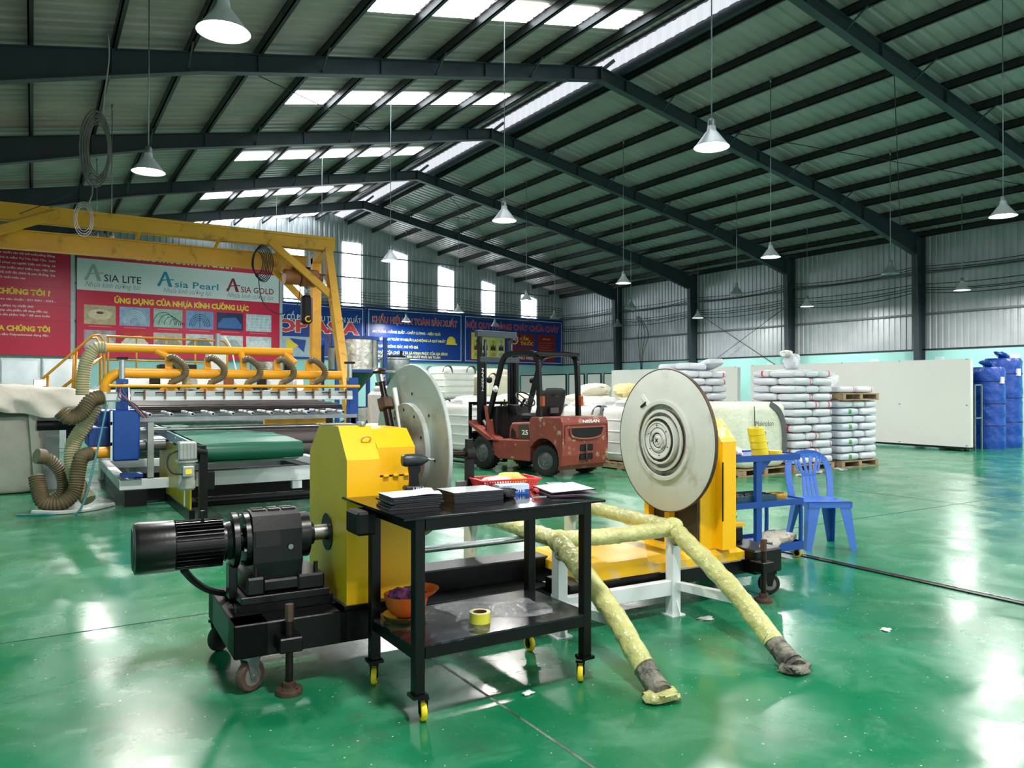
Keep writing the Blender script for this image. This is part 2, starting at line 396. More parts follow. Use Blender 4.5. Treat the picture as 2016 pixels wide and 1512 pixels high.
# --- left wall and wall behind the camera (both outside the frame)
wl = thing('wall_left', 'left side wall with mint base and ribbed cladding', None, (XL, 0, 0), kind='structure')
MB().box(-.2, 0, YB0, 33.2, 0, 2.75).build('plaster_base', MINT, wl)
P = corr(YB0, 33.2, .24, .03)
MB().add([(-.06-d, y, z) for y, d in P for z in (2.75, 6.85)], [(2*i, 2*i+1, 2*i+3, 2*i+2) for i in range(len(P)-1)]).build('cladding', CLAD, wl, fix=False)
wf = thing('wall_front', 'unseen entrance end wall with two wide openings added for daylight', None, (0, YB0, 0), kind='structure')  # out of view; openings put in wide to let fill daylight into the hall
for a, b in ((-2.5, -2.0), (10.0, 13.0), (24.0, 25.7)): MB().box(a, b, -.15, 0, 0, 5.2).build('cladding', CLAD, wf)
mb = MB(); mb.prism([(-2.5, 5.2), (25.7, 5.2), (25.7, 6.7), (RIDGE, 9.45), (-2.5, 6.7)], 1, -.15, 0); mb.build('gable', CLAD, wf)

# --- roof
ce = thing('ceiling', 'corrugated metal roof on dark purlins with translucent strips', None, kind='structure')
ROOF2 = mat('duller roof sheet', (160, 150, 146), .5, .1, var=.18, scale=1.0)
SKYY = [(-3.7, -2.9), (1.5, 2.3), (6.75, 7.55), (12.0, 12.8), (17.2, 18.02), (22.5, 23.32), (27.9, 28.75), (33.1, 33.9)]
for side in (1, -1):
    xe = XR+.25 if side > 0 else XL-.25
    ed = [YB0-.2]+FY+[YB1]
    for a, b in zip(ed[:-1], ed[1:]):
        spans = [(a, b)]
        for pa, pb in spans:
            P = corr(pa, pb, .30, .035); m_ = MB(); x0 = RIDGE+(.66 if side > 0 else -.28)
            m_.add([(x, y, sheet_z(x)+d) for y, d in P for x in (x0, xe)], [(2*i, 2*i+1, 2*i+3, 2*i+2) for i in range(len(P)-1)])
            m_.build('roof_sheet', ROOF if side > 0 else ROOF2, ce, fix=False)
OFF = [.80, 2.02, 3.22, 4.42, 5.65, 6.88, 8.08, 9.30, 10.50, 11.70, 12.90, 13.7]
PM = {}
for side in (1, -1):
    for k, o_ in enumerate(OFF):
        x = RIDGE+side*o_; z = sheet_z(x)-.01
        m_ = MB(); m_.box(-.012, .012, YB0, YB1-.4, -.19, 0); m_.box(-.012, .07, YB0, YB1-.4, -.19, -.175); m_.box(-.012, .07, YB0, YB1-.4, -.015, 0)
        p_ = m_.build('purlin', PURL, ce); p_.location = (x, 0, z)
# translucent strips of the left slope
for i, (ya, yb) in enumerate(SKYY):
    w = thing('window_%d' % (7+i), 'bright translucent roof strip in the left slope', None, kind='structure')
    P = corr(ya, yb, .2, .02)
    for xa, xb in zip((10.70, 9.55, 8.33, 7.13, 5.90), (9.65, 8.47, 7.27, 6.04, 4.98)):
        m_ = MB(); m_.add([(x, y, sheet_z(x)-.03+d) for y, d in P for x in (xa, xb)], [(2*j, 2*j+1, 2*j+3, 2*j+2) for j in range(len(P)-1)])
        m_.build('translucent_sheet', SKYM, w, fix=False)
# ridge strip: raised translucent cap between two dark edge beams
RID = glow('ridge translucent sheet', (236, 236, 246), SKY_E*.11)
w = thing('window_15', 'translucent ribbed ridge strip running the length of the roof', None, kind='structure')
P = corr(YB0, YB1-.6, .32, .02)
RI = [(2*j, 2*j+1, 2*j+3, 2*j+2) for j in range(len(P)-1)]
MB().add([q for y, d in P for q in ((12.16+d, y, 9.36), (12.20+d, y, 9.74))], RI).build('translucent_sheet', RID, w, fix=False)
MB().box(12.22, 12.34, YB0, YB1-.6, 9.18, 9.40).build('edge_beam', FRAME, ce)
MB().box(11.30, 11.38, YB0, YB1-.6, 9.36, 9.46).build('edge_beam', FRAME, ce)
MB().box(12.15, 12.27, YB0, YB1-.6, 9.74, 9.80).build('edge_beam', FRAME, ce)
MB().add([q for y, d in P for q in ((11.10, y, 9.90+d), (12.40, y, 9.80+d))], RI).build('ridge_cap', ROOF2, ce, fix=False)
MB().add([q for y, d in P for q in ((11.10, y, 9.35), (11.10, y, 9.90+d))], RI).build('ridge_side_sheet', ROOF2, ce, fix=False)

# --- portal frames
def top_z(x): return sheet_z(x)-.2
def under(o):                       # offset from the ridge -> underside
    t = 9.22-SL*o
    if o < 9.05: return t-.31-.0025*o
    return t-.335-(o-9.05)*.075
for fi, fy in enumerate(FY):
    f = thing('portal_frame', ['', '', '', 'nearest portal frame in view, crossing the top right corner', 'second portal frame of the roof counted from the camera', 'third portal frame of the roof counted from the camera',
              'fourth portal frame of the roof counted from the camera', 'farthest portal frame before the gable wall'][fi] or 'portal frame standing behind the camera', None, (0, fy, 0), kind='structure')
    for side in (1, -1):
        off = [0, 4.5, 9.05, 11.2, 13.38]
        m_ = MB()
        for a, b in zip(off[:-1], off[1:]):
            poly = [(RIDGE+side*a, under(a)), (RIDGE+side*b, under(b)), (RIDGE+side*b, top_z(RIDGE+side*b)), (RIDGE+side*a, top_z(RIDGE+side*a))]
            m_.prism(poly, 1, -.01, .01)
        m_.build('rafter_web', FRAME, f)
        m_ = MB()
        for a, b in zip(off[:-1], off[1:]): m_.beam((RIDGE+side*a, 0, under(a)), (RIDGE+side*b, 0, under(b)), .19, .018)
        m_.build('bottom_flange', FRAME, f)
        m_ = MB().beam((RIDGE, 0, 9.22), (RIDGE+side*13.38, 0, top_z(RIDGE+side*13.38)), .19, .018); m_.build('top_flange', FRAME, f)
        for o_ in (.8, 3.22, 5.65, 8.08, 10.5):
            x = RIDGE+side*o_; MB().box(x-.012, x+.012, -.09, .09, under(o_)+.01, top_z(x)).build('stiffener', FRAME, f)
        for o_ in (2.02, 4.42, 6.88, 9.3):
            x = RIDGE+side*o_; MB().beam((x, -.02, under(o_)+.03), (x+side*.0, -.55, top_z(x)+.02), .03, .03).build('fly_brace', FRAME, f)
        xi = RIDGE+side*13.38
        m_ = MB(); xo = (XR-.02) if side > 0 else (XL+.02)
        m_.prism([(xi, under(13.38)), (xi+side*.22, 0), (xo, 0), (xo, 6.75), (xi, 6.5)], 1, -.01, .01)
        m_.build('column_web', FRAME, f)
        m_ = MB().beam((xi, 0, 6.5), (xi+side*.22, 0, 0), .2, .018, (1, 0, 0)); m_.build('column_flange', FRAME, f)
        MB().box(xo-.01, xo+.01, -.1, .1, 0, 6.7).build('column_flange', FRAME, f)
    MB().box(RIDGE-.012, RIDGE+.012, -.1, .1, under(0)-.02, 9.24).build('apex_plate', FRAME, f)
    MB().beam((RIDGE+.1, 0, 9.2), (RIDGE+.45, 0, 9.5), .08, .08).build('ridge_post', FRAME, f)
# roof cross rods
for (xa, ya, xb, yb) in ((15.5, 9.5, 24, 14.5), (24, 9.5, 15.5, 14.5), (12.5, 25.2, 18, 30.2), (18, 25.2, 12.5, 30.2), (3, 14.7, 8, 19.7)):
    MB().cyl((xa, ya, sheet_z(xa)-.28), (xb, yb, sheet_z(xb)-.28), .011, n=6).build('cross_rod', PURL, ce)

# --- high-bay lamps
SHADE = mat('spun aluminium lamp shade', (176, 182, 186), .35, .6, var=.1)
SHADEW = mat('lamp shade painted as lit', (214, 218, 222), .4, .2, var=.05)  # paler copy of the shade, the bulb's glow put into the colour
BULB = glow('lit lamp bulb', (255, 252, 244), 60.0)
BULBO = mat('unlit bulb glass', (190, 194, 196), .2)
ld = bpy.data.lights.new('high_bay_light', 'AREA'); ld.shape = 'DISK'; ld.size = .34; ld.energy = LAMP_W; ld.color = (1.0, .985, .95)
rowsX = {'leftmost': 1.40, 'second': 7.40, 'middle': 14.78, 'fourth': 19.6, 'rightmost': 23.2}
rowsY = [(-3.4, 'behind the camera'), (1.8, 'beside the camera'), (7.0, 'nearest in view'), (12.12, 'second from the camera'), (17.45, 'third from the camera'), (22.7, 'fourth from the camera'), (27.8, 'fifth from the camera'), (33.0, 'farthest')]
UNLIT = {('fourth', 3), ('fourth', 4), ('fourth', 5), ('fourth', 6), ('rightmost', 6), ('fourth', 7)}
SKIP = {('leftmost', 7), ('second', 7), ('rightmost', 7)}
HIDDEN_LAMPS = {('leftmost', 4): (18.2, 4.68), ('leftmost', 5): (22.7, 5.44), ('leftmost', 6): (27.8, 6.35), ('second', 6): (27.8, 6.05)}   # hidden behind the crane; all but the first added to brighten the banners
for rn, x in rowsX.items():
    for j, (y, yn) in enumerate(rowsY):
        if (rn, j) in SKIP: continue
        lit = (rn, j) not in UNLIT
        zl = 4.86 if rn != 'rightmost' else 4.66
        if (rn, j) in HIDDEN_LAMPS: y, zl = HIDDEN_LAMPS[rn, j]
        t = thing('pendant_lamp', '%s bell lamp on a rod, %s, in the %s lamp row' % ('lit' if lit else 'unlit', yn, rn), 'lamp', (x, y, zl), group='high-bay lamps hung from the roof')
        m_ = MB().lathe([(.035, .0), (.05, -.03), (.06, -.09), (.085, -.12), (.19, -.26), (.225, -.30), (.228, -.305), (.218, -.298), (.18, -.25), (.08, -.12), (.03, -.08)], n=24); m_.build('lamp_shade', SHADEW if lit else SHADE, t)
        MB().lathe([(.0, .06), (.035, .06), (.05, .03), (.05, -.07), (.0, -.07)], n=16).build('ballast_housing', GALV, t)
        MB().lathe([(0, -.10), (.05, -.12), (.16, -.24), (.165, -.262), (0, -.275)] if lit else [(0, -.08), (.03, -.1), (.045, -.2), (.03, -.26), (0, -.27)], n=16).build('bulb', BULB if lit else BULBO, t)
        zt = sheet_z(x)+.01-zl
        MB().cyl((0, 0, .05), (0, 0, zt), .009, n=6).build('hanging_rod', GALV, t)
        MB().cyl((0, 0, zt-.12), (0, 0, zt), .02, n=6).build('rod_hook', GALV, t)
        if lit:
            lo = bpy.data.objects.new('lamp_light', ld); COL.objects.link(lo); lo.parent = t; lo.location = (0, 0, -.31)
# ------------------------------------------------------------------ roll winder (foreground)
RW = thing('roll_winder', 'black and yellow roll winder on casters with two large white discs', 'winder', (1.04, 3.68, 0), -2.3)
FZ = .335
# base frame: open rectangular left end, low cross member, right end block
m_ = MB()
for a, b, c, d in ((-.24, .62, .04, .20), (-.24, .62, .66, .82), (-.24, -.08, .04, .82), (.26, .62, .04, .82)): m_.box(a, b, c, d, .175, FZ-(.001 if c > .05 else 0), .006)
m_.build('base_frame', BLK, RW)
MB().box(.6, 3.43, .60, .82, .17, FZ, .008).build('rear_beam', BLK, RW)
MB().box(.6, 1.75, .40, .58, .10, .20, .006).build('low_beam', BLK, RW)
MB().box(1.7, 3.44, .12, .40, .165, .262, .006).build('front_beam', BLK, RW)
MB().box(3.18, 3.45, .04, .82, .165, FZ-.002, .012).build('end_block', BLK, RW)
def caster(x, y, z1, r, w, wheelm, rz=0, parent=RW, name='caster', hub=STEEL, fork=GALV):
    t = bpy.data.objects.new(name, None); COL.objects.link(t); t.parent = parent; t.location = (x, y, 0); t.rotation_euler = (0, 0, math.radians(rz)); t.empty_display_size = .05
    MB().lathe([(r*.35, -w/2), (r*.9, -w/2), (r, -w*.3), (r, w*.3), (r*.9, w/2), (r*.35, w/2)], (0, 0, r), (1, 0, 0), 20).build('wheel', wheelm, t)
    MB().lathe([(0, -w*.55), (r*.62, -w*.52), (r*.66, 0), (r*.62, w*.52), (0, w*.55)], (0, 0, r), (1, 0, 0), 14).build('hub', hub, t)
    m = MB()
    for s in (-1, 1): m.prism([(-r*.2, r*.8), (r*.2, r*.8), (r*.5, z1-.012), (-r*.5, z1-.012)], 0, s*w*.62-.003, s*w*.62+.003)
    m.box(-w*.9, w*.9, -r*.6, r*.6, z1-.016, z1, .002); m.cyl((-w*.75, 0, r), (w*.75, 0, r), .008, n=8); m.build('fork', fork, t); return t
PUW = mat('brown polyurethane tread', (88, 62, 56), .5, var=.25, scale=9)
HUBG = mat('cast grey wheel hub', (138, 136, 130), .5, .5, var=.2)
caster(-.155, .10, .175, .075, .045, PUW, -62, hub=HUBG)
caster(-.19, .77, .175, .072, .045, RUB, -55, hub=BLKM, fork=BLK)
caster(3.38, .10, .165, .075, .045, RUB, 60, hub=HUBG, fork=BLK); caster(3.38, .74, .165, .072, .045, RUB, 60, hub=BLKM, fork=BLK)
for fx, fy in ((0.0, -.025), (3.19, -.025)):
    t = bpy.data.objects.new('levelling_foot', None); COL.objects.link(t); t.parent = RW; t.location = (fx, fy, 0); t.empty_display_size = .05
    MB().lathe([(0, 0), (.062, 0), (.064, .02), (.06, .028), (.03, .032), (.03, .058), (0, .06)], n=20).build('foot_pad', RUST, t)
    MB().cyl((0, 0, .05), (0, 0, .40), .018, n=14).build('screw', BRNS, t)
    MB().cyl((0, 0, .345), (0, 0, .425), .021, n=6, smooth=False).build('hex_head', RUST, t)
    MB().box(-.055, .055, -.045, .075, .205, .275, .006).build('bracket', BLK, t)
    for a in range(4): MB().cyl((.045*math.cos(a*PI/2+.6), .045*math.sin(a*PI/2+.6), .024), (.045*math.cos(a*PI/2+.6), .045*math.sin(a*PI/2+.6), .031), .006, n=8).build('bolt_hole', BLKM, t)
# gear motor: axis along x at y=.40, z=.67
AY, AZ = .40, .672
mo = bpy.data.objects.new('gear_motor', None); COL.objects.link(mo); mo.parent = RW; mo.location = (0, AY, AZ); mo.empty_display_size = .1
MB().lathe([(0, -.645), (.105, -.645), (.122, -.638), (.126, -.62), (.126, -.465), (.12, -.462), (.0, -.462)], d=(1, 0, 0), n=32).build('fan_cover', CAST, mo)
m = MB()
for k in range(10): m.lathe([(.012+.0095*k, -.6455), (.012+.0095*k, -.648), (.016+.0095*k, -.648), (.016+.0095*k, -.6455)], d=(1, 0, 0), n=24)
m.build('fan_grille', mat('dark grille wire', (40, 42, 45), .4), mo)
MB().lathe([(0, -.462), (.10, -.462), (.10, -.225), (0, -.225)], d=(1, 0, 0), n=28).build('stator_body', CAST, mo)
fin = MB().box(-.458, -.24, -.0022, .0022, .098, .122).mesh('cooling_fin'); fin.materials.append(CAST)
for k in range(36):
    a = 2*PI*k/36
    f = link('cooling_fin', fin, CAST, mo); f.rotation_euler = (a, 0, 0)
MB().lathe([(0, -.225), (.092, -.225), (.098, -.20), (.142, -.196), (.142, -.170), (.136, -.166), (.06, -.166), (.06, -.13), (0, -.13)], d=(1, 0, 0), n=32).build('motor_flange', CAST, mo)
MB().lathe([(0, -.138), (.136, -.138), (.138, -.112), (.128, -.108), (0, -.1)], d=(1, 0, 0), n=32).build('gear_flange', CAST, mo)
for k in range(6):
    a = k*PI/3+.3; y, z = .118*math.cos(a), .118*math.sin(a)
    MB().cyl((-.15, y, z), (-.136, y, z), .011, n=6, smooth=False).build('flange_bolt', STEEL if k % 2 else CAST, mo)
m = MB().prism([(-.14, -.19), (.14, -.19), (.15, -.1), (.15, .06), (.115, .13), (.03, .148), (-.03, .148), (-.115, .13), (-.15, .06), (-.15, -.1)], 0, -.112, .13)
m.build('gearbox_housing', CAST, mo)
for k, (a, b, z) in enumerate(((-.10, -.03, .146), (-.02, .04, .147), (.05, .12, .146))):
    for y0 in (-.05, .01): MB().box(a, b, y0, y0+.035, z-.02, z+.006, .004).build('cover_rib', CAST, mo)
MB().prism([(-.155, -.02), (-.135, .05), (-.135, .085), (-.15, .06)], 0, -.10, .02).build('gearbox_rib', CAST, mo)
MB().lathe([(0, .125), (.115, .125), (.118, .19), (.06, .2), (.06, .222), (0, .225)], d=(1, 0, 0), n=28).build('output_housing', CAST, mo)
MB().lathe([(0, .2), (.042, .2), (.042, .33), (0, .33)], d=(1, 0, 0), n=20).build('output_shaft', STEEL, mo)
MB().cyl((.07, -.152, -.03), (.07, -.162, -.03), .013, n=14).build('sight_glass', GALV, mo)
m = MB().box(-.15, .24, -.17, .17, -.245, -.185, .01); m.box(-.15, -.06, -.18, .18, -.255, -.165, .01); m.box(.10, .24, -.18, .18, -.255, -.175, .01); m.box(-.18, .26, -.2, .2, -.29, -.252, .004); m.build('mounting_foot', CAST, mo)
for x, y in ((.2, -.15), (-.1, -.15), (.2, .15)): MB().cyl((x, y, -.18), (x, y, -.12), .012, n=6, smooth=False).build('anchor_bolt', BRNS, mo)
MB().box(-.21, -.17, -.05, .05, -.29, -.12, .004).build('support_bracket', CAST, mo)
m = MB()
for y in (-.16, .16): m.box(-.2, .28, y-.03, y+.03, -.337, -.29)
m.build('mounting_rail', BLK, mo)
MB().lathe([(0, .122), (.007, .122), (.007, .16), (.012, .162), (0, .165)], (-.33, 0, 0), (0, 0, 1), 10).build('lifting_eye', CAST, mo)
MB().tube(curve([(-.42, -.02, -.12), (-.36, .05, -.2), (-.28, .12, -.27), (-.16, .2, -.32), (0.0, .25, -.34)], 6), .018, 8).build('power_cable', CAB, mo)
# left yellow housing
HP = [(.06, .352), (.76, .352), (.76, 1.085), (.56, 1.25), (.21, 1.25), (.06, 1.085)]
h1 = bpy.data.objects.new('drive_housing', None); COL.objects.link(h1); h1.parent = RW; h1.empty_display_size = .1
MB().prism(HP, 0, .305, .48).build('gear_cover', YEL, h1)
MB().prism([(.045, FZ), (.78, FZ), (.78, .353), (.045, .353)], 0, .29, .72).build('base_plate', BLK, h1)
HP2 = [(.10, .352), (.72, .352), (.72, .985), (.10, .985)]
MB().prism(HP2, 0, .481, .685).build('bearing_cover_lower', YEL, h1)
HP3 = [(.10, .995), (.72, .995), (.72, 1.14), (.56, 1.232), (.22, 1.232), (.10, 1.14)]
MB().prism(HP3, 0, .481, .69).build('bearing_cover_lid', YEL, h1)
for x in (.51, .565, .625): MB().cyl((x, .095, .99), (x+.03, .095, .99), .009, n=8).build('lid_hinge', YELW, h1)
MB().lathe([(0, 0), (.1, 0), (.1, .006), (0, .006)], (.305, AY, AZ), (-1, 0, 0), 28).build('shaft_opening', BLKM, h1)
DZ, DY = 1.09, .42
MB().lathe([(0, .48), (.055, .48), (.055, .84), (0, .84)], (0, DY, DZ), (1, 0, 0), 24).build('spindle', GALV, h1)
MB().lathe([(.0, .69), (.075, .69), (.075, .745), (0, .745)], (0, DY, DZ), (1, 0, 0), 24).build('bearing_collar', WHITE, h1)
# left disc with backing plate and chuck screw
d1 = bpy.data.objects.new('left_disc', None); COL.objects.link(d1); d1.parent = RW; d1.location = (-.035, DY-.01, DZ); d1.rotation_euler = (0, 0, math.radians(2.4)); d1.empty_display_size = .1
MB().lathe([(0, .835), (.496, .835), (.5, .839), (.5, .855), (.496, .859), (0, .859)], d=(1, 0, 0), n=72).build('disc_plate', DISCG, d1)
MB().lathe([(0, .805), (.272, .805), (.276, .809), (.276, .835), (0, .835)], d=(1, 0, 0), n=56).build('backing_plate', DISCG, d1)
for k in range(10):
    a = k*PI/5+.25
    MB().cyl((.8035, .235*math.cos(a), .235*math.sin(a)), (.8055, .235*math.cos(a), .235*math.sin(a)), .009, n=10).build('bolt_hole', BLKM, d1)
for k in range(8):
    a = k*PI/4+.1
    MB().cyl((.8335, .33*math.cos(a), .33*math.sin(a)), (.8355, .33*math.cos(a), .33*math.sin(a)), .009, n=10).build('bolt_hole', BLKM, d1)
cs = bpy.data.objects.new('chuck_screw', None); COL.objects.link(cs); cs.parent = d1; cs.empty_display_size = .05
def sc(t): return (.765-.01*t, .075+.19*t, .04+.44*t)   # along the disc back, upwards
MB().cyl(sc(.0), sc(.62), .024, n=14).build('threaded_rod', BRNS, cs)
MB().cyl(sc(.45), sc(.58), .05, n=6, smooth=False).build('hex_nut', RUST, cs)
MB().cyl(sc(.62), sc(.92), .018, n=12).build('piston_rod', BRNS, cs)
MB().cyl(sc(.80), sc(.93), .028, n=12).build('sleeve', STEEL, cs)
MB().lathe([(0, 0), (.04, 0), (.05, .012), (.03, .03), (0, .035)], sc(.93), (0, .1, 1), 12).build('end_cap', BRNS, cs)
MB().box(.745, .836, .21, .31, .455, .468).build('end_bracket', STEEL, cs)
m = MB().cyl((.81, .06, .10), (.81, .16, .36), .015, n=10); m.build('guide_rod', WHITE, cs)
# small pivot arm on a black post behind the left disc
pa = bpy.data.objects.new('guide_arm', None); COL.objects.link(pa); pa.parent = RW; pa.empty_display_size = .05
MB().box(0.985, 1.025, .06, .10, .80, 1.06).build('post', BLK, pa); MB().cyl((.86, .08, 1.09), (1.01, .08, 1.09), .016, n=10).build('pin', BRNS, pa)
MB().cyl((.98, .08, 1.09), (1.03, .08, 1.09), .035, n=14).build('eye', BLKM, pa); MB().box(0.985, 1.02, .065, .095, 1.10, 1.17).build('clamp', BLKM, pa)
MB().box(.93, .985, .07, .10, .82, .94).build('side_plate', GALV, pa)
# chrome cross rods
MB().cyl((.6, .46, .50), (2.0, .46, .50), .02, n=14).build('slide_rod', STEEL, RW)
MB().cyl((3.0, .46, .50), (3.42, .46, .50), .024, n=14).build('slide_rod', STEEL, RW)
MB().box(3.24, 3.36, .32, .60, .334, .44, .006).build('bearing_block', BLK, RW); MB().lathe([(.026, -.03), (.065, -.03), (.068, 0), (.065, .03), (.026, .03)], (3.30, .46, .50), (1, 0, 0), 20).build('pillow_bearing', CAST, RW)
MB().box(3.26, 3.40, .34, .58, .44, .462).build('bearing_cap', YELW, RW)
MB().box(3.04, 3.18, .30, .62, .335, .43).build('teal_actuator', mat('teal plastic', (30, 140, 150), .4), RW)
# yellow platform with bevelled edge
m = MB(); zb, zt = .262, .352
X0, X1, Y0, Y1, c = 1.83, 3.175, .13, .86, .05
m.add([(X0, Y0, zb), (X1, Y0, zb), (X1, Y1, zb), (X0, Y1, zb), (X0, Y0, zt-.035), (X1, Y0, zt-.035), (X1, Y1, zt-.035), (X0, Y1, zt-.035), (X0+c, Y0+c, zt), (X1-c, Y0+c, zt), (X1-c, Y1-c, zt), (X0+c, Y1-c, zt)],
      [(3, 2, 1, 0), (8, 9, 10, 11)]+[(i, (i+1) % 4, 4+(i+1) % 4, 4+i) for i in range(4)]+[(4+i, 4+(i+1) % 4, 8+(i+1) % 4, 8+i) for i in range(4)])
m.build('platform', YELW, RW)
# right housing
h2 = bpy.data.objects.new('sliding_housing', None); COL.objects.link(h2); h2.parent = RW; h2.empty_display_size = .1
MB().prism([(.10, .353), (.74, .353), (.74, 1.09), (.60, 1.235), (.24, 1.235), (.10, 1.09)], 0, 2.935, 3.06).build('end_cover', YEL, h2)
m = MB().prism([(.098, 1.086), (.236, 1.240), (.25, 1.240), (.112, 1.080)], 0, 2.93, 3.065); m.build('chipped_top_flashing', mat('chipped yellow paint', (238, 190, 60), .4, var=.2, scale=20, dirt=(232, 226, 205), dirt_amt=.75, dscale=22), h2)
MB().prism([(.17, .353), (.67, .353), (.67, .93), (.17, .93)], 0, 2.80, 2.936).build('door_lower', YEL, h2)
MB().prism([(.165, .94), (.675, .94), (.675, 1.10), (.58, 1.20), (.26, 1.20), (.165, 1.10)], 0, 2.78, 2.936).build('door_upper', YEL, h2)
MB().box(2.93, 2.938, .094, .100, .55, .95).build('door_gap', BLKM, h2)
MB().box(3.06, 3.12, .22, .36, .93, 1.06).build('side_lug', YEL, h2)
for y in (.62, .40): MB().box(2.725, 2.775, y, y+.05, .352, .75).build('post', YEL, h2)
MB().box(2.778, 2.80, .18, .66, .352, .8).build('inner_plate', mat('dark inner steel', (66, 60, 54), .5, .4), h2)
MB().lathe([(0, 2.716), (.052, 2.716), (.052, 2.95), (0, 2.95)], (0, DY, DZ), (1, 0, 0), 24).build('spindle', GALV, h2)
# right disc, facing left, with nested worn rings
d2 = bpy.data.objects.new('right_disc', None); COL.objects.link(d2); d2.parent = RW; d2.location = (0, DY, DZ); d2.empty_display_size = .1
MB().lathe([(0, 2.715), (.495, 2.715), (.498, 2.712), (.498, 2.698), (.494, 2.695), (.0, 2.695)], d=(1, 0, 0), n=72).build('disc_plate', DISCW, d2)
MB().lathe([(.4945, 2.718), (.5005, 2.718), (.5005, 2.694), (.4945, 2.694)], d=(1, 0, 0), n=72).build('rim_edge', RUST, d2)
MB().lathe([(.250, 2.6961), (.282, 2.6961), (.282, 2.6692), (.278, 2.6675), (.254, 2.6675), (.250, 2.6757)], d=(1, 0, 0), n=60).build('outer_ring', DISCW, d2)
MB().lathe([(.0, 2.6944), (.255, 2.6944), (.255, 2.6923), (0, 2.6923)], d=(1, 0, 0), n=60).build('worn_recess', mat('worn paint in recess', (176, 172, 160), .5, var=.2, scale=10, dirt=(96, 82, 72), dirt_amt=.7, dscale=9), d2)
MB().lathe([(.192, 2.6934), (.214, 2.6934), (.214, 2.6648), (.196, 2.6625), (.192, 2.6702)], d=(1, 0, 0), n=56).build('middle_ring', DISCW, d2)
MB().lathe([(.214, 2.6920), (.2165, 2.6920), (.2165, 2.6757), (.214, 2.6757)], d=(1, 0, 0), n=56).build('grime_line', GRIME, d2)
MB().lathe([(.150, 2.6923), (.168, 2.6923), (.166, 2.6427), (.154, 2.6416), (.150, 2.6482)], d=(1, 0, 0), n=52).build('inner_ring', DISCW, d2)
MB().lathe([(.0, 2.6923), (.135, 2.6923), (.131, 2.6372), (.122, 2.6350), (.122, 2.6406), (.075, 2.6406), (.072, 2.6317), (.056, 2.6306), (.056, 2.6383), (.03, 2.6383), (.026, 2.6290), (.0, 2.6279)], d=(1, 0, 0), n=48).build('chuck_face', mat('white chuck enamel', (214, 214, 210), .35, var=.08, dirt=(120, 112, 104), dirt_amt=.3, dscale=12), d2)
MB().lathe([(.132, 2.6538), (.1395, 2.6538), (.1395, 2.6411), (.132, 2.6411)], d=(1, 0, 0), n=48).build('grime_line', GRIME, d2)
MB().lathe([(.086, 2.6403), (.0905, 2.6403), (.0905, 2.6392), (.086, 2.6392)], d=(1, 0, 0), n=48).build('grime_line', GRIME, d2)
MB().lathe([(.046, 2.6392), (.053, 2.6392), (.053, 2.6375), (.046, 2.6375)], d=(1, 0, 0), n=48).build('grime_line', BLKM, d2)
for k in range(6):
    a = k*PI/3+.4; MB().cyl((2.6383, .105*math.cos(a), .105*math.sin(a)), (2.6411, .105*math.cos(a), .105*math.sin(a)), .005, n=8).build('bolt_hole', BLKM, d2)
MB().beam((2.6284, -.012, -.012), (2.6284, .012, .012), .006, .006).build('centre_mark', BLKM, d2); MB().beam((2.6284, -.012, .012), (2.6284, .012, -.012), .006, .006).build('centre_mark', BLKM, d2)
MB().beam((2.692, .23, .31), (2.692, .16, .245), .03, .012, (1, 0, 0)).build('keyway_slot', TXW, d2)
MB().beam((2.690, .245, .225), (2.690, .185, .262), .012, .014, (1, 0, 0)).build('keyway_edge', BLKM, d2)
# wrench left lying on the left housing
wr_ = thing('ring_spanner', 'chrome ring spanner resting on top of the yellow drive housing', 'wrench', (1.04+.40, 3.68+.22, 1.252), -20)
MB().box(-.16, .02, -.008, .008, 0, .01, .003).build('shank', STEEL, wr_)
MB().lathe([(.011, 0), (.024, 0), (.026, .01), (.024, .02), (.011, .02), (.011, 0)], (.045, 0, .0), (0, 0, 1), 16).build('ring_head', STEEL, wr_)
MB().lathe([(.020, -.004), (.028, -.004), (.028, .004), (.020, .004), (.020, -.004)], (.05, -.034, -.018), (0, 1, .9), 18).build('lifting_ring', YELW, RW).location = (.38, .165, 1.20)

# ------------------------------------------------------------------ foam wrapped guard frame
GF = thing('guard_frame', 'white steel guard frame with sloping pipes wrapped in yellow foam', 'frame', (1.04, 3.68, 0), -2.3)
PX = (1.585, 2.455)
for x in PX:
    MB().box(x-.035, x+.035, .02, .09, .006, .53, .004).build('post', WHITE, GF)
    MB().box(x-.055, x+.055, .0, .11, 0, .008).build('foot_plate', WHITE, GF)
    MB().prism([(.02, .008), (-.02, .008), (.02, .10)], 0, x-.004, x+.004).build('gusset', WHITE, GF)
MB().box(PX[0]+.035, PX[1]-.035, .03, .08, .13, .225, .004).build('lower_rail', WHITE, GF)
MB().beam((PX[1]+.03, .03, .185), (2.375, -.60, .262), .05, .05).build('lower_brace', WHITE, GF)
MB().beam((PX[0]-.0, .03, .185), (1.53, -.58, .262), .05, .05).build('lower_brace', WHITE, GF)
for x, y in ((1.56, 1.18), (2.50, 1.30)):
    MB().box(x-.035, x+.035, y-.035, y+.035, .0, .53, .004).build('post', mat('cream painted post', (214, 206, 180), .5, var=.1), GF)
    MB().prism([(y-.035, .28), (y-.035, .5), (y-.12, .5)], 0, x-.006, x+.006).build('gusset', WHITE, GF)
def wobble(pts, n, amp, seed):
    q = curve(pts, n); r = random.Random(seed); return [p+Vector((r.uniform(-amp, amp), r.uniform(-amp, amp), r.uniform(-amp, amp))) for p in q]
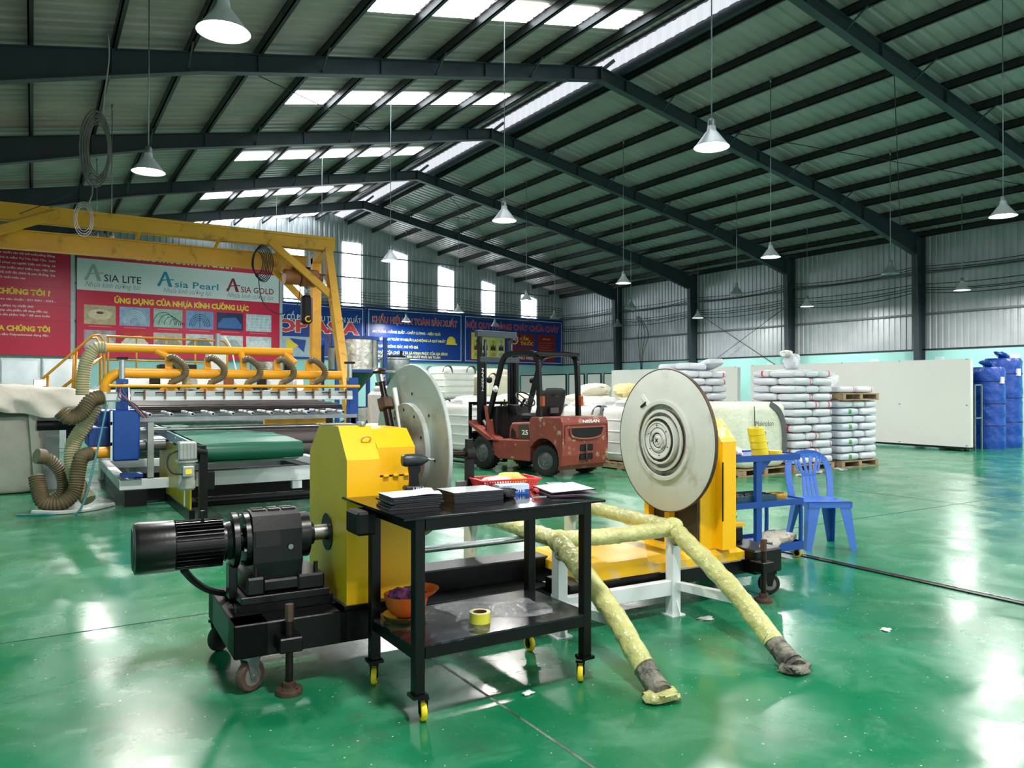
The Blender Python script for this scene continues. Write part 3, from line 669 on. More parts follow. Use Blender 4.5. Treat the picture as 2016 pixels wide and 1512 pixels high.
def foam(name, pts, r, seed, mt=FOAM, n=12):
    q = wobble(pts, n+6, .002, seed); rr = random.Random(seed+5)
    return MB().tube(q, [r*(1+rr.uniform(-.045, .045)+(.05 if k % 9 == 0 else 0)) for k in range(len(q))], 16).build(name, mt, GF)
for i, (x, xe, ye) in enumerate(((PX[0], 1.485, -.97), (PX[1], 2.315, -1.03))):
    foam('foam_sleeve', [(x, .09, .555), (x-.02, -.03, .525), (x+(xe-x)*.5, ye*.5, .31), (xe-(xe-x)*.18, ye*.84, .105)], .056, 10+i)
    foam('torn_foam_end', [(xe-(xe-x)*.2, ye*.82, .115), (xe-(xe-x)*.1, ye*.92, .06), (xe, ye, .028)], .053, 20+i, FOAMD, 5)
    sf = MB(); V, F = superell(.085, .05, .022, .5, .6, 18, 8, .16, i); sf.add([(a+xe+.0, b+ye+.0, max(c+.028, .001)) for a, b, c in V], F, True); sf.build('crumpled_end', FOAMD if i else FOAM, GF)
    foam('foam_sleeve', [(x, .08, .555), (x-.005, .5, .56), (1.555 if i == 0 else 2.47, 1.18 if i == 0 else 1.32, .565)], .05, 30+i)
foam('foam_sleeve', [(PX[0]+.02, .07, .56), (2.0, .075, .545), (PX[1]-.02, .06, .55)], .05, 41)
for i, x in enumerate(PX):
    V, F = superell(.068, .068, .066, .9, .9, 16, 10, .03, 50+i); MB().add([(a+x, b+.06, c+.555) for a, b, c in V], F, True).build('wrapped_joint', FOAM, GF)
    MB().lathe([(.06, 0), (.062, .01), (.06, .02)], (x-.02, -.02, .51), (-.1, -.75, -.55), 16).build('tape_band', mat('grey tape', (150, 148, 120), .4), GF)

# ------------------------------------------------------------------ black tool trolley
TR = thing('tool_trolley', 'black steel two-tier trolley on small yellow casters', 'trolley', (1.88, 3.30, 0), 0)
tz = .885
MB().box(-.545, .545, -.305, .47, tz, tz+.012, .002).build('top_sheet', BLKG, TR)
m = MB()
for a, b, c, d in ((-.43, .43, -.275, -.235), (-.43, .43, .235, .275), (-.478, -.44, -.225, .225), (.44, .478, -.225, .225)): m.box(a, b, c, d, tz-.055, tz-.0005)
m.build('top_frame', BLK, TR)
for x in (-.455, .455):
    for y in (-.25, .25):
        MB().box(x-.024, x+.024, y-.024, y+.024, .125, tz-.001, .003).build('leg', BLK, TR)
        MB().box(x-.035, x+.035, y-.035, y+.035, .110, .125).build('caster_plate', BLK, TR)
MB().box(-.478, .478, -.272, .272, .325, .335).build('lower_shelf', mat('scratched black shelf', (22, 25, 32), .16, var=.4, scale=6, dirt=(96, 98, 104), dirt_amt=.42, dscale=11), TR)
m = MB()
for a, b, c, d in ((-.43, .43, -.275, -.235), (-.43, .43, .235, .275), (-.478, -.44, -.225, .225), (.44, .478, -.225, .225)): m.box(a, b, c, d, .275, .3245)
m.build('shelf_frame', BLK, TR)
CW = mat('chipped yellow caster tread', (232, 206, 20), .5, var=.1, dirt=(30, 28, 20), dirt_amt=.25, dscale=22)
for x, y, rz in ((-.43, -.25, -14), (.43, -.25, -42), (-.455, .25, -28), (.455, .25, 0)): caster(x, y, .112, .042, .026, CW, rz, TR, 'caster', BLKM, BLK)
MB().box(-.60, -.50, .10, .26, .76, .872, .012).build('side_box', BLKM, TR)
MB().box(-.52, -.49, .14, .22, .79, .85).build('side_box_bracket', BLKM, TR)

# things on the trolley top (world z of the top)
TZ = tz+.0122
BK = [mat('black plastic sheet sample', (26, 29, 33), .3, var=.1), mat('dark smoked sheet sample', (34, 40, 46), .25, var=.1)]
def samples(cx, cy, rz, n, w, d, jit, paper, where, last):
    r = random.Random(n*7+int(cx*10)); z = TZ; words = ['lowest', 'second', 'third', 'fourth', 'fifth', 'sixth', 'seventh']
    for k in range(n):
        h = .0095 if jit else .0085
        o = MB().box(-w/2, w/2, -d/2, d/2, 0, h-.0006, .001).build('sheet_sample', BK[k % 2]); o.location = (cx+r.uniform(-jit, jit), cy+r.uniform(-jit, jit), z); o.rotation_euler = (0, 0, math.radians(rz)+r.uniform(-jit, jit)*2.2)
        tag(o, 'black plastic sheet sample, %s of the %s' % ('topmost' if k == n-1 else words[k], where), 'sample', 'black sheet samples on the trolley'); z += h
    def fn(u, v):
        zz = .0015+(.012*abs(math.sin(v*7+u*3))*u**2 if paper else 0)+(.016*(u > .55)*(u-.55)*math.sin(u*9)*(v > .6) if paper else 0)
        return ((u-.5)*w*1.0, (v-.5)*d*1.0, abs(zz))
    m = MB().grid(fn, 14, 12); bot = [(a, b, c-.001) for a, b, c in m.v]; m.add(bot, [f[::-1] for f in m.f], True); o = m.build('paper_sheet', PAPER if paper else mat('pale film', (205, 208, 212), .18), fix=False); o.location = (cx, cy, z+.0005); o.rotation_euler = (0, 0, math.radians(rz))
    tag(o, last, 'paper')
samples(1.505, 3.31, -3, 6, .245, .19, .012, True, 'untidy pile at the left end of the trolley', 'crumpled white paper on the untidy pile of black samples')
samples(1.845, 3.345, -2, 6, .27, .20, .0, False, 'neat pile in the middle of the trolley', 'flat white sheet on the neat pile of black samples')
# cordless driver
DR = thing('cordless_driver', 'black cordless impact driver standing on its battery behind the samples', 'drill', (1.655, 3.60, TZ), -8)
MB().box(-.055, .06, -.036, .036, 0, .03, .006).build('battery', BLKM, DR); MB().box(-.05, .056, -.034, .034, .03, .055, .008).build('battery_mount', mat('dark teal plastic', (28, 40, 44), .4), DR)
m = MB(); m.prism([(-.022, .05), (.03, .05), (.022, .10), (.028, .16), (-.028, .16), (-.018, .10)], 1, -.016, .016); m.build('handle', BLKM, DR)
MB().lathe([(0, -.062), (.026, -.06), (.033, -.045), (.033, .02), (.028, .045), (.018, .062), (.012, .075), (0, .075)], (0, 0, .185), (1, 0, 0), 20).build('motor_head', mat('dark teal plastic', (28, 40, 44), .4), DR)
MB().cyl((.075, 0, .185), (.115, 0, .185), .007, .003, n=8).build('bit', STEEL, DR); MB().box(.022, .036, -.008, .008, .12, .15, .003).build('trigger', BLKM, DR)
text(DR, '18V', TXW, -.01, .045, .036, .05, -.0345)
# red basket
BS = thing('plastic_basket', 'red perforated plastic basket on the trolley', 'basket', (2.20, 3.60, TZ), -6)
RP = mat('red basket plastic', (214, 40, 42), .4, var=.06)
bw, bd, bh, tp = .17, .10, .062, .86
def side(mb, ax, sgn, n):
    h0, h1 = .012, bh-.012
    for k in range(n+1):
        t = -1+2*k/n
        for (za, zb) in ((0, bh),):
            sa, sb = tp+(1-tp)*za/bh, tp+(1-tp)*zb/bh
            p0 = (t*bw*sa, sgn*bd*sa, za) if ax == 0 else (sgn*bw*sa, t*bd*sa, za); p1 = (t*bw*sb, sgn*bd*sb, zb) if ax == 0 else (sgn*bw*sb, t*bd*sb, zb)
            mb.beam(p0, p1, .0045, .003)
    for z in (.004, .018, .031, .044, .057):
        s = tp+(1-tp)*z/bh
        mb.beam((-bw*s, sgn*bd*s, z) if ax == 0 else (sgn*bw*s, -bd*s, z), (bw*s, sgn*bd*s, z) if ax == 0 else (sgn*bw*s, bd*s, z), .003, .0045)
for ax, sg_, n in ((0, -1, 22), (0, 1, 22), (1, -1, 13), (1, 1, 13)):
    mb = MB(); side(mb, ax, sg_, n); mb.build('lattice_side', RP, BS)
MB().box(-bw*tp, bw*tp, -bd*tp, bd*tp, 0, .003).build('bottom', RP, BS)
m = MB()
for a, b, c, d in ((-bw-.008, bw+.008, -bd-.008, -bd+.004), (-bw-.008, bw+.008, bd-.004, bd+.008), (-bw-.008, -bw+.004, -bd, bd), (bw-.004, bw+.008, -bd, bd)): m.box(a, b, c, d, bh-.006, bh+.003, .002)
m.build('rim', RP, BS)
def rag(name, label, cat, loc, rz, a, b, c, mt, seed, noise=.12, group=None):
    V, F = superell(a, b, c, .75, .7, 22, 12, noise, seed); o = MB().add([(x, y, max(z+c*.9, .0)) for x, y, z in V], F, True).build(name, mt); o.location = loc; o.rotation_euler = (0, 0, math.radians(rz)); return tag(o, label, cat, group)
rag('cloth_rag', 'crumpled white rag inside the red basket', 'rag', (2.14, 3.59, TZ+.004), 10, .085, .062, .036, mat('white rag', (226, 222, 214), .85, var=.1, bump=.5), 3)
rag('work_gloves', 'pale yellow work gloves piled in the red basket', 'gloves', (2.255, 3.62, TZ+.004), -15, .075, .055, .042, mat('yellow glove rubber', (228, 202, 104), .6, var=.15, bump=.4), 5, .16)
# blue carton
CB = thing('carton', 'small blue and white cardboard carton in front of the red basket', 'box', (2.13, 3.41, TZ), -9)
MB().box(-.085, .085, -.035, .035, 0, .052, .001).build('carton_body', mat('white and blue card', (205, 220, 240), .5), CB)
MB().box(-.0852, .0852, -.0354, .0354, .0006, .026).build('printed_band', mat('blue print', (24, 92, 178), .45), CB); text(CB, 'ERLOUTE', TXW, -.07, .06, .012, .026, -.0358, .01)
text(CB, 'PREMIUM', mat('blue print', (24, 92, 178), .45), -.06, -.015, .038, .047, -.0353)
rag('black_glove', 'black knitted glove crumpled beside the neat samples', 'glove', (2.035, 3.32, TZ), 20, .055, .045, .024, mat('black knit', (28, 29, 32), .9, bump=.4), 8, .2)
mk = MB().lathe([(0, 0), (.009, 0), (.011, .006), (.011, .045), (.008, .05), (.006, .07), (0, .071)], n=12).build('marker_pen', mat('coral plastic', (220, 70, 64), .4)); mk.location = (2.265, 3.37, TZ+.011); mk.rotation_euler = (PI/2, 0, math.radians(160)); tag(mk, 'short coral red marker lying beside the blue carton', 'pen')
kn = MB().box(-.04, .04, -.004, .004, 0, .003).build('steel_ruler', STEEL); kn.location = (2.19, 3.24, TZ); kn.rotation_euler = (0, 0, -.12); tag(kn, 'thin steel blade lying near the front edge of the trolley', 'blade')
rag('oily_cloth', 'small grey cloth behind the clipboard', 'rag', (2.335, 3.66, TZ), 10, .07, .04, .013, mat('grey cloth', (140, 134, 126), .9, bump=.4), 11)
CL = thing('clipboard', 'clipboard with white paper overhanging the right end of the trolley', 'clipboard', (2.42, 3.34, TZ), -14)
def tilt(mb, w, d, z, t, k, x0=0.0):
    mb.add([(x, y, z+k*(x+w/2)+dz) for dz in (0, t) for x, y in ((-w/2+x0, -d/2), (w/2+x0, -d/2), (w/2+x0, d/2), (-w/2+x0, d/2))], [(3, 2, 1, 0), (4, 5, 6, 7), (0, 1, 5, 4), (1, 2, 6, 5), (2, 3, 7, 6), (3, 0, 4, 7)]); return mb
tilt(MB(), .27, .30, .001, .004, .0).build('lower_folder', mat('mauve folder card', (128, 96, 122), .6), CL)
tilt(MB(), .25, .31, .014, .003, .05, -.01).build('board', BLKM, CL)
tilt(MB(), .235, .295, .0185, .0012, .05, -.01).build('paper', PAPER, CL)
MB().box(-.05, .04, .13, .16, .017, .034, .003).build('clip', STEEL, CL)
# lower shelf
SZ = .3352
HB = thing('steel_bowl', 'shallow brass coloured steel bowl on the lower shelf under the helmet', 'bowl', (1.54, 3.44, SZ), 0)
MB().lathe([(0, .004), (.07, .004), (.10, .022), (.108, .024), (.108, .02), (.098, .0), (0, 0)], n=36).build('bowl_body', mat('brass coloured steel', (178, 152, 84), .2, .9), HB)
HM = thing('hard_hat', 'orange hard hat turned upside down and filled with cloths', 'helmet', (1.545, 3.44, SZ+.0045), -25)
OR = mat('orange helmet plastic', (212, 92, 30), .38, var=.06)
MB().lathe([(0, 0), (.04, .003), (.075, .022), (.098, .06), (.108, .105), (.110, .112), (.104, .112), (.094, .064), (.07, .03), (0, .012)], n=32).build('shell', OR, HM)
m = MB(); m.grid(lambda u, v: ((.104+.055*v*math.sin(PI*(.15+.7*u)))*math.cos((u-.5)*1.9), (.104+.055*v*math.sin(PI*(.15+.7*u)))*math.sin((u-.5)*1.9), .108+.03*v*v), 12, 4); m.add([(a, b, c-.004) for a, b, c in m.v], [f[::-1] for f in m.f], True); m.build('brim', OR, HM, fix=False)
rag('purple_cloth', 'crumpled purple cloth stuffed in the orange hard hat', 'cloth', (1.505, 3.43, SZ+.062), 30, .05, .04, .045, mat('purple nylon', (112, 44, 96), .45, var=.25, bump=.6, bscale=30), 21, .2)
rag('grey_cap', 'grey and red cloths stuffed in the orange hard hat', 'cloth', (1.585, 3.455, SZ+.062), 10, .048, .045, .042, mat('grey fabric', (86, 88, 96), .8, var=.3, bump=.4, dirt=(150, 36, 34), dirt_amt=.75, dscale=14), 22, .18)
TP = thing('tape_roll', 'single yellow tape roll standing on the lower trolley shelf', 'tape', (1.815, 3.19, SZ), 0)
MB().lathe([(.033, 0), (.05, 0), (.05, .05), (.033, .05), (.033, 0)], n=36).build('tape_body', mat('yellow tape', (222, 214, 70), .3, coat=.3), TP); MB().lathe([(.030, .0005), (.033, .0005), (.033, .0495), (.030, .0495), (.030, .0005)], n=36).build('card_core', mat('brown card', (128, 72, 44), .8), TP)
def film(u, v): return ((u-.5)*.5+.03*math.sin(v*5), (v-.5)*.28+.04*math.sin(u*6), .003+.009*abs(math.sin(u*11+v*7)*math.sin(v*9)))
o = MB().grid(film, 30, 18).build('film_sheet', mat('thin clear film', (210, 214, 218), .12, alpha=.28, bump=.5, bscale=18), fix=False); o.location = (1.98, 3.33, SZ); o.rotation_euler = (0, 0, -.2); tag(o, 'wrinkled clear plastic film lying on the lower trolley shelf', 'film')

# litter on the floor
for i, (x, y, s) in enumerate(((4.35, 2.72, .035), (2.0, 3.05, .03), (3.6, 3.45, .05))):
    V, F = superell(s, s*.7, .006, .8, .8, 12, 6, .25, 60+i); o = MB().add([(a, b, max(c+.006, .0005)) for a, b, c in V], F, True).build('litter_scrap', mat('white plastic scrap', (220, 222, 222), .4)); o.location = (x, y, 0)
    tag(o, ('white crumpled plastic scrap on the open green floor', 'flattened pale scrap on the floor beneath the trolley', 'white film scrap beside the guard frame post')[i], 'litter')
# ------------------------------------------------------------------ blue tool cart
BC = thing('tool_cart', 'blue steel stepped tool cart standing behind the winder', 'cart', (5.27, 4.52, 0), -6)
for nm, x0, x1, z in (('top_shelf', -.40, .33, .885), ('middle_shelf', -.40, .37, .50), ('bottom_tray', -.40, .37, .115)):
    m = MB().box(x0, x1, -.22, .22, z-.006, z)
    for a, b, c, d in ((x0, x1, -.224, -.218), (x0, x1, .218, .224), (x0-.004, x0, -.22, .22), (x1, x1+.004, -.22, .22)): m.box(a, b, c, d, z-.04, z+(.012 if nm != 'bottom_tray' else .03))
    m.build(nm, BLUE, BC)
for y in (-.20, .20):
    MB().box(-.16, -.095, y-.02, y+.02, .09, .88, .004).build('post', BLUE, BC)
    m = MB().tube(curve([(.30, y, .48), (.345, y, .47), (.36, y, .43), (.36, y, .2), (.355, y, .11)], 5), .018, 10); m.build('leg', BLUE, BC)
    MB().prism([(-.09, .84), (.02, .845), (-.09, .74)], 1, y-.004, y+.004).build('gusset', BLUE, BC)
    caster(.34, y*.9, .10, .036, .024, mat('ochre caster tread', (206, 160, 40), .5), 25, BC, 'caster', BLKM, BLK); caster(-.33, y*.9, .10, .036, .024, RUB, 25, BC, 'caster', BLKM, BLK)
def cart(x, y, z): a = math.radians(-6); return (5.27+x*math.cos(a)-y*math.sin(a), 4.52+x*math.sin(a)+y*math.cos(a), z)
YT = mat('bright yellow tape', (236, 206, 28), .3, coat=.3, var=.04)
me = MB().lathe([(.03, 0), (.07, 0), (.07, .058), (.03, .058), (.03, 0)], n=32).mesh('tape_roll'); me.materials.append(YT)
for k in range(4):
    o = link('tape_roll', me, YT); p = cart(-.005-.014*k, -.10, .887+.0585*k); o.location = p; o.rotation_euler = (0, math.radians(-6), 0)
    tag(o, 'yellow tape roll, %s of the leaning tower on the blue cart' % ('lowest', 'second', 'third', 'topmost')[k], 'tape', 'yellow tape rolls on the blue cart')
o = link('tape_roll', me, YT); o.location = cart(.15, -.12, .8855); o.scale = (.8, .8, .6); tag(o, 'small yellow tape roll lying beside the tape tower', 'tape', 'yellow tape rolls on the blue cart')
rag('paper_bag', 'white crumpled paper at the left end of the blue cart top', 'paper', cart(-.30, -.05, .886), 0, .10, .10, .04, PAPER, 31, .12)
TB = thing('tool_tray', 'dark teal plastic tray of small tools on the middle cart shelf', 'tray', cart(-.12, -.05, .502), -6)
TEAL = mat('dark teal tray plastic', (26, 66, 84), .4)
m = MB().box(-.22, .22, -.13, .13, 0, .004)
for a, b, c, d in ((-.22, .22, -.13, -.124), (-.22, .22, .124, .13), (-.22, -.214, -.13, .13), (.214, .22, -.13, .13)): m.box(a, b, c, d, 0, .055)
m.build('tray_body', TEAL, TB)
for k, (x, y, c) in enumerate(((-.15, -.04, (120, 30, 36)), (-.08, .03, (90, 24, 30)), (.04, -.05, (24, 26, 30)), (.10, .04, (30, 32, 40)), (.15, -.06, (24, 26, 30)), (-.02, .06, (60, 62, 66)))):
    V, F = superell(.05, .028, .022, .7, .6, 14, 8, .08, 70+k); o = MB().add([(a, b, c_+.022) for a, b, c_ in V], F, True).build('hand_tool', mat('tool plastic %d' % k, c, .45)); o.location = cart(-.12+x, -.05+y, .507); o.rotation_euler = (0, 0, k*.9)
    tag(o, ('dark red tool handle at the left of the teal tray', 'maroon tool beside the dark red handle in the teal tray', 'black pliers lying in the teal tray', 'dark blue grip in the teal tray', 'black grip at the right end of the teal tray', 'grey steel tool in the middle of the teal tray')[k], 'tool', 'hand tools in the teal tray')
o = MB().lathe([(.075, 0), (.088, 0), (.092, .02), (.088, .045), (.075, .045), (.072, .02), (.075, 0)], n=36).build('brass_ring', mat('amber tape reel', (190, 150, 40), .2, .3, coat=.4)); o.location = cart(.23, -.05, .502); tag(o, 'amber coloured tape reel lying at the right of the middle cart shelf', 'tape')
rag('canvas_rag', 'pale grey rags heaped on the bottom tray of the blue cart', 'rag', cart(.16, -.10, .117), 10, .19, .12, .055, mat('stained rag cloth', (196, 188, 176), .9, var=.15, bump=.6, bscale=14, dirt=(110, 100, 90), dirt_amt=.5, dscale=9), 33, .16)

# ------------------------------------------------------------------ blue plastic chair
CH = thing('plastic_chair', 'blue moulded plastic chair with slotted back beside the blue cart', 'chair', (6.17, 4.50, 0), -28)
sh_ = .43
m = MB(); m.grid(lambda u, v: ((u-.5)*(.42-.04*v), (v-.5)*.40, sh_-.012*math.sin(PI*u)*math.sin(PI*v)+(.006 if v < .05 else 0)), 12, 12)
m.add([(a, b, c-.012) for a, b, c in m.v], [f[::-1] for f in m.f], True); m.build('seat', CHB, CH, fix=False)
m = MB(); m.beam((-.205, -.19, sh_-.025), (.205, -.19, sh_-.025), .012, .05); m.beam((-.195, -.2, sh_-.025), (-.185, .2, sh_-.025), .012, .05); m.beam((.195, -.2, sh_-.025), (.185, .2, sh_-.025), .012, .05); m.beam((-.18, .19, sh_-.025), (.18, .19, sh_-.025), .012, .05); m.build('seat_apron', CHB, CH)
for sx in (-1, 1):
    for y0, y1 in ((-.185, -.215), (.185, .245)):
        sy = 1 if y0 > 0 else -1
        x0, x1 = sx*.19, sx*.235; m = MB()
        def ring(x, y, z, w): return [(x-sx*w, y, z), (x, y, z), (x, y-sy*w, z), (x-sx*.006, y-sy*w, z), (x-sx*.006, y-sy*.006, z), (x-sx*w, y-sy*.006, z)]
        A = ring(x0, y0, sh_-.02, .105); B = ring(x1, y1, .0, .052)
        m.add(A+B, [tuple(range(6))[::-1], tuple(range(6, 12))]+[(i, (i+1) % 6, 6+(i+1) % 6, 6+i) for i in range(6)]); m.build('leg', CHB, CH)
bl = lambda z: .185+.10*(z-sh_)/.40                      # back leans away
m = MB()
P = curve([(-.185, bl(.42), .42), (-.20, bl(.6), .6), (-.185, bl(.74), .74), (-.11, bl(.82), .815), (0, bl(.835), .835), (.11, bl(.82), .815), (.185, bl(.74), .74), (.20, bl(.6), .6), (.185, bl(.42), .42)], 6)
for a, b in zip(P[:-1], P[1:]): m.beam(a, b, .058, .016, (0, 1, .2))
m.build('back_arch', CHB, CH)
def strip(x0, z0, x1, z1, w, nm='back_slat'): MB().beam((x0, bl(z0), z0), (x1, bl(z1), z1), w, .010, (0, 1, .2)).build(nm, CHB, CH)
for x in (-.066, -.022, .022, .066): strip(x*.8, .62, x*1.6, .815, .026)
for x in (-.054, -.018, .018, .054): strip(x*1.2, .425, x*.95, .64, .029)
MB().prism([(-.06, .60), (.06, .60), (.068, .645), (-.068, .645)], 1, bl(.62)-.006, bl(.62)+.006).build('back_splat', CHB, CH)
MB().prism([(-.12, .79), (.12, .79), (.10, .83), (-.10, .83)], 1, bl(.81)-.006, bl(.81)+.006).build('back_splat', CHB, CH)
for s in (-1, 1): strip(s*.095, .66, s*.135, .80, .018)

# ------------------------------------------------------------------ pallets, sacks, jumbo bags
PAL = None
def pallet(x, y, z, rz, label, w=1.12, d=1.12):
    t = thing('pallet', label, 'pallet', (x, y, z), rz, 'wooden pallets')
    b1 = MB().box(-w/2, w/2, -.05, .05, 0, .02).mesh('deck_board'); b2 = MB().box(-.045, .045, -d/2, d/2, 0, .085).mesh('stringer')
    for k in range(7):
        o = link('deck_board', b1, WOOD, t); o.location = (0, -d/2+.05+k*(d-.1)/6, .11)
    for k in range(3):
        o = link('stringer', b2, WOOD, t); o.location = (-w/2+.05+k*(w-.1)/2, 0, .0235)
    for k in range(3):
        o = link('bottom_board', b1, WOOD, t); o.location = (0, -d/2+.05+k*(d-.1)/2, .002)
    return t
def bag_material(name, base, mark, kind):
    m = mat(name, base, .3, var=.05, scale=5, bump=.3, bscale=9, coat=.15); nt = m.node_tree; N = nt.nodes; K = nt.links; p = N['Principled BSDF']
    src = p.inputs['Base Color'].links[0].from_socket
    tc = N.new('ShaderNodeTexCoord'); sp = N.new('ShaderNodeSeparateXYZ'); K.new(tc.outputs['Generated'], sp.inputs[0])
    def band(sock, a, b):
        g = N.new('ShaderNodeMath'); g.operation = 'GREATER_THAN'; K.new(sock, g.inputs[0]); g.inputs[1].default_value = a
        l = N.new('ShaderNodeMath'); l.operation = 'LESS_THAN'; K.new(sock, l.inputs[0]); l.inputs[1].default_value = b
        q = N.new('ShaderNodeMath'); q.operation = 'MULTIPLY'; K.new(g.outputs[0], q.inputs[0]); K.new(l.outputs[0], q.inputs[1]); return q.outputs[0]
    def mul(a, b): q = N.new('ShaderNodeMath'); q.operation = 'MULTIPLY'; K.new(a, q.inputs[0]); K.new(b, q.inputs[1]); return q.outputs[0]
    def mx(a, b): q = N.new('ShaderNodeMath'); q.operation = 'MAXIMUM'; K.new(a, q.inputs[0]); K.new(b, q.inputs[1]); return q.outputs[0]
    X, Y, Z = sp.outputs
    if kind == 'red': f = mx(mul(band(Y, .60, .71), band(X, .70, 1)), mul(mul(band(X, .80, .85), band(Z, .2, .9)), band(Y, 0, .5)))
    else: f = mul(mul(band(X, .40, .56), band(Z, .22, .82)), band(Y, 0, .2))
    x = N.new('ShaderNodeMix'); x.data_type = 'RGBA'; K.new(f, x.inputs[0]); K.new(src, x.inputs[6]); x.inputs[7].default_value = (*L(mark), 1); K.new(x.outputs[2], p.inputs['Base Color']); return m
BR = bag_material('white resin sack with red stripe', (204, 206, 212), (206, 70, 96), 'red')
BG = bag_material('pale blue grey sack with green mark', (190, 200, 212), (74, 142, 56), 'green')
BP = mat('plain white resin sack', (202, 205, 212), .3, var=.05, scale=5, bump=.3, bscale=9, coat=.15)
def sackmesh(mt, seed):
    V, F = superell(.2745, .1815, .0685, .50, .32, 24, 10, .014, seed); me = MB().add(V, F, True).mesh('resin_sack'); me.materials.append(mt); return me
SM = {k: [sackmesh(m, 3*i+j) for j in range(3)] for i, (k, m) in enumerate((('r', BR), ('g', BG), ('p', BP)))}
ORD = ['bottom', 'second', 'third', 'fourth', 'fifth', 'sixth', 'seventh', 'eighth', 'ninth', 'tenth', 'eleventh', 'twelfth', 'thirteenth']
def stack(x0, y0, z0, layers, kind, where, look, dz=.138, rz=0.0):
    r = random.Random(int(x0*31)+layers); a = math.radians(rz); ca, sa = math.cos(a), math.sin(a); z = z0
    for k in range(layers):
        P = []
        front2 = k % 2 == 0
        if front2: P = [(.28, .19, 0), (.84, .19, 0), (.19, .66, 90), (.56, .66, 90), (.93, .66, 90)]
        else: P = [(.19, .28, 90), (.56, .28, 90), (.93, .28, 90), (.28, .75, 0), (.84, .75, 0)]
        WH = ['front left', 'front right', 'back left', 'back middle', 'back right'] if front2 else ['front left', 'front middle', 'front right', 'back left', 'back right']
        for wi, (bx, by, br) in enumerate(P):
            bx += r.uniform(-.005, .005); by += r.uniform(-.005, .005)
            kk = (kind if r.random() < .85 else 'p') if kind != 'g' else ('g' if front2 and bx < .5 and by < .3 else 'p')
            o = link('resin_sack', r.choice(SM[kk]), None); o.location = (x0+bx*ca-by*sa, y0+bx*sa+by*ca, z+.069); o.rotation_euler = (r.uniform(-.004, .004), r.uniform(-.004, .004), math.radians(br+(180 if r.random() < .3 and kk != 'g' else 0))+a+r.uniform(-.012, .012))
            tag(o, '%s, %s in the %s layer of the %s' % (look, WH[wi], ORD[k] if k < layers-1 else 'top', where), 'sack', 'sacks of the '+where)
        z += dz
    return z
pallet(11.66, 9.10, 0, 0, 'wooden pallet under the tall sack stack behind the blue chair', 1.12, .96)
z = stack(11.10, 8.62, .131, 12, 'r', 'tall stack beyond the chair', 'white sack')
pallet(13.02, 9.12, 0, 0, 'dark pallet on the floor under the green-marked sacks', 1.12, .96)
z2 = stack(12.46, 8.64, .131, 8, 'g', 'green-marked stack', 'pale sack')
pallet(13.02, 9.12, z2+.003, 2, 'wooden pallet lying on top of the green-marked sacks', 1.16, .98)
for k, (x, y, rz) in enumerate(((12.76, 8.90, 4), (13.34, 8.92, -4), (12.9, 9.40, 0))):
    o = link('resin_sack', SM['r'][k], None); o.location = (x, y, z2+.134+.068); o.rotation_euler = (0, 0, math.radians(rz)); tag(o, 'red-striped sack lying %s on the upper pallet' % ('left', 'right', 'at the back')[k], 'sack', 'sacks on the upper pallet')
rag('film_hood', 'crumpled clear film heaped over the sacks on the upper pallet', 'film', (12.75, 9.2, z2+.262), 10, .26, .22, .13, FILM, 41, .1)
pallet(10.62, 10.62, 0, 0, 'wooden pallet under the sack stack behind the cream jumbo bag', 1.12, .96)
z3 = stack(10.06, 10.14, .131, 12, 'r', 'stack behind the cream bag', 'white sack')
for k, (x, y, zz, rx, rz) in enumerate(((10.45, 10.4, z3+.075, .03, 5), (10.98, 10.45, z3+.12, .25, 75), (10.45, 10.85, z3+.075, -.03, 0))):
    o = link('resin_sack', SM['p'][k], None); o.location = (x, y, zz); o.rotation_euler = (0, rx, math.radians(rz)); tag(o, 'half-empty white sack tossed %s on the stack behind the cream bag' % ('flat', 'leaning', 'crosswise')[k], 'sack', 'loose sacks on the stack behind the cream bag')
rag('sack_bundle', 'knotted bundle of white sacks standing on top of the tall stack', 'sack', (11.55, 9.0, z+.0), 25, .16, .13, .15, BP, 44, .14)
rag('sack_knot', 'white sack mouth with green mark drooping left over the bundle', 'sack', (11.43, 9.02, z+.235), 25, .17, .09, .06, mat('white film sack with green', (224, 222, 216), .35, bump=.4, dirt=(120, 170, 70), dirt_amt=.1, dscale=5), 45, .16)

def jumbo(x, y, z, rz, label, mt, w=1.0, d=1.0, h=1.05, top=True, wrap=True, grp='jumbo bags on pallets', seed=1, loops=True):
    t = thing('jumbo_bag', label, 'bag', (x, y, z), rz, grp)
    V, F = superell(w/2, d/2, h/2, .22, .22, 28, 16, .008, seed); MB().add([(a, b, c+h/2) for a, b, c in V], F, True).build('bag_body', mt, t)
    if top:
        V, F = superell(w*.44, d*.44, .16, .8, .6, 22, 10, .09, seed+9); MB().add([(a, b, max(c, -.05)+h) for a, b, c in V], F, True).build('gathered_top', mt if not wrap else FILM, t)
    for sx in (-1, 1) if loops else ():
        for sy in (-1, 1):
            c = Vector((sx*w*.36, sy*d*.5, h*.93)); m = MB()
            P = curve([c+Vector((-.14, 0, -.10)), c+Vector((-.10, sy*.012, .02)), c+Vector((0, sy*.04, .06)), c+Vector((.10, sy*.012, .0)), c+Vector((.13, 0, -.12))], 4)
            for a, b in zip(P[:-1], P[1:]): m.beam(a, b, .01, .055, (0, sy, .6))
            m.build('lifting_loop', STRAP, t)
    if wrap:
        m = MB()
        for k in range(4): 
            zz = .15+h*.2*k; V, F = superell(w/2+.012, d/2+.012, .05, .15, .22, 28, 4, .004, seed+k); m.add([(a, b, c+zz) for a, b, c in V], F, True)
        m.build('film_band', FILM, t)
    return t
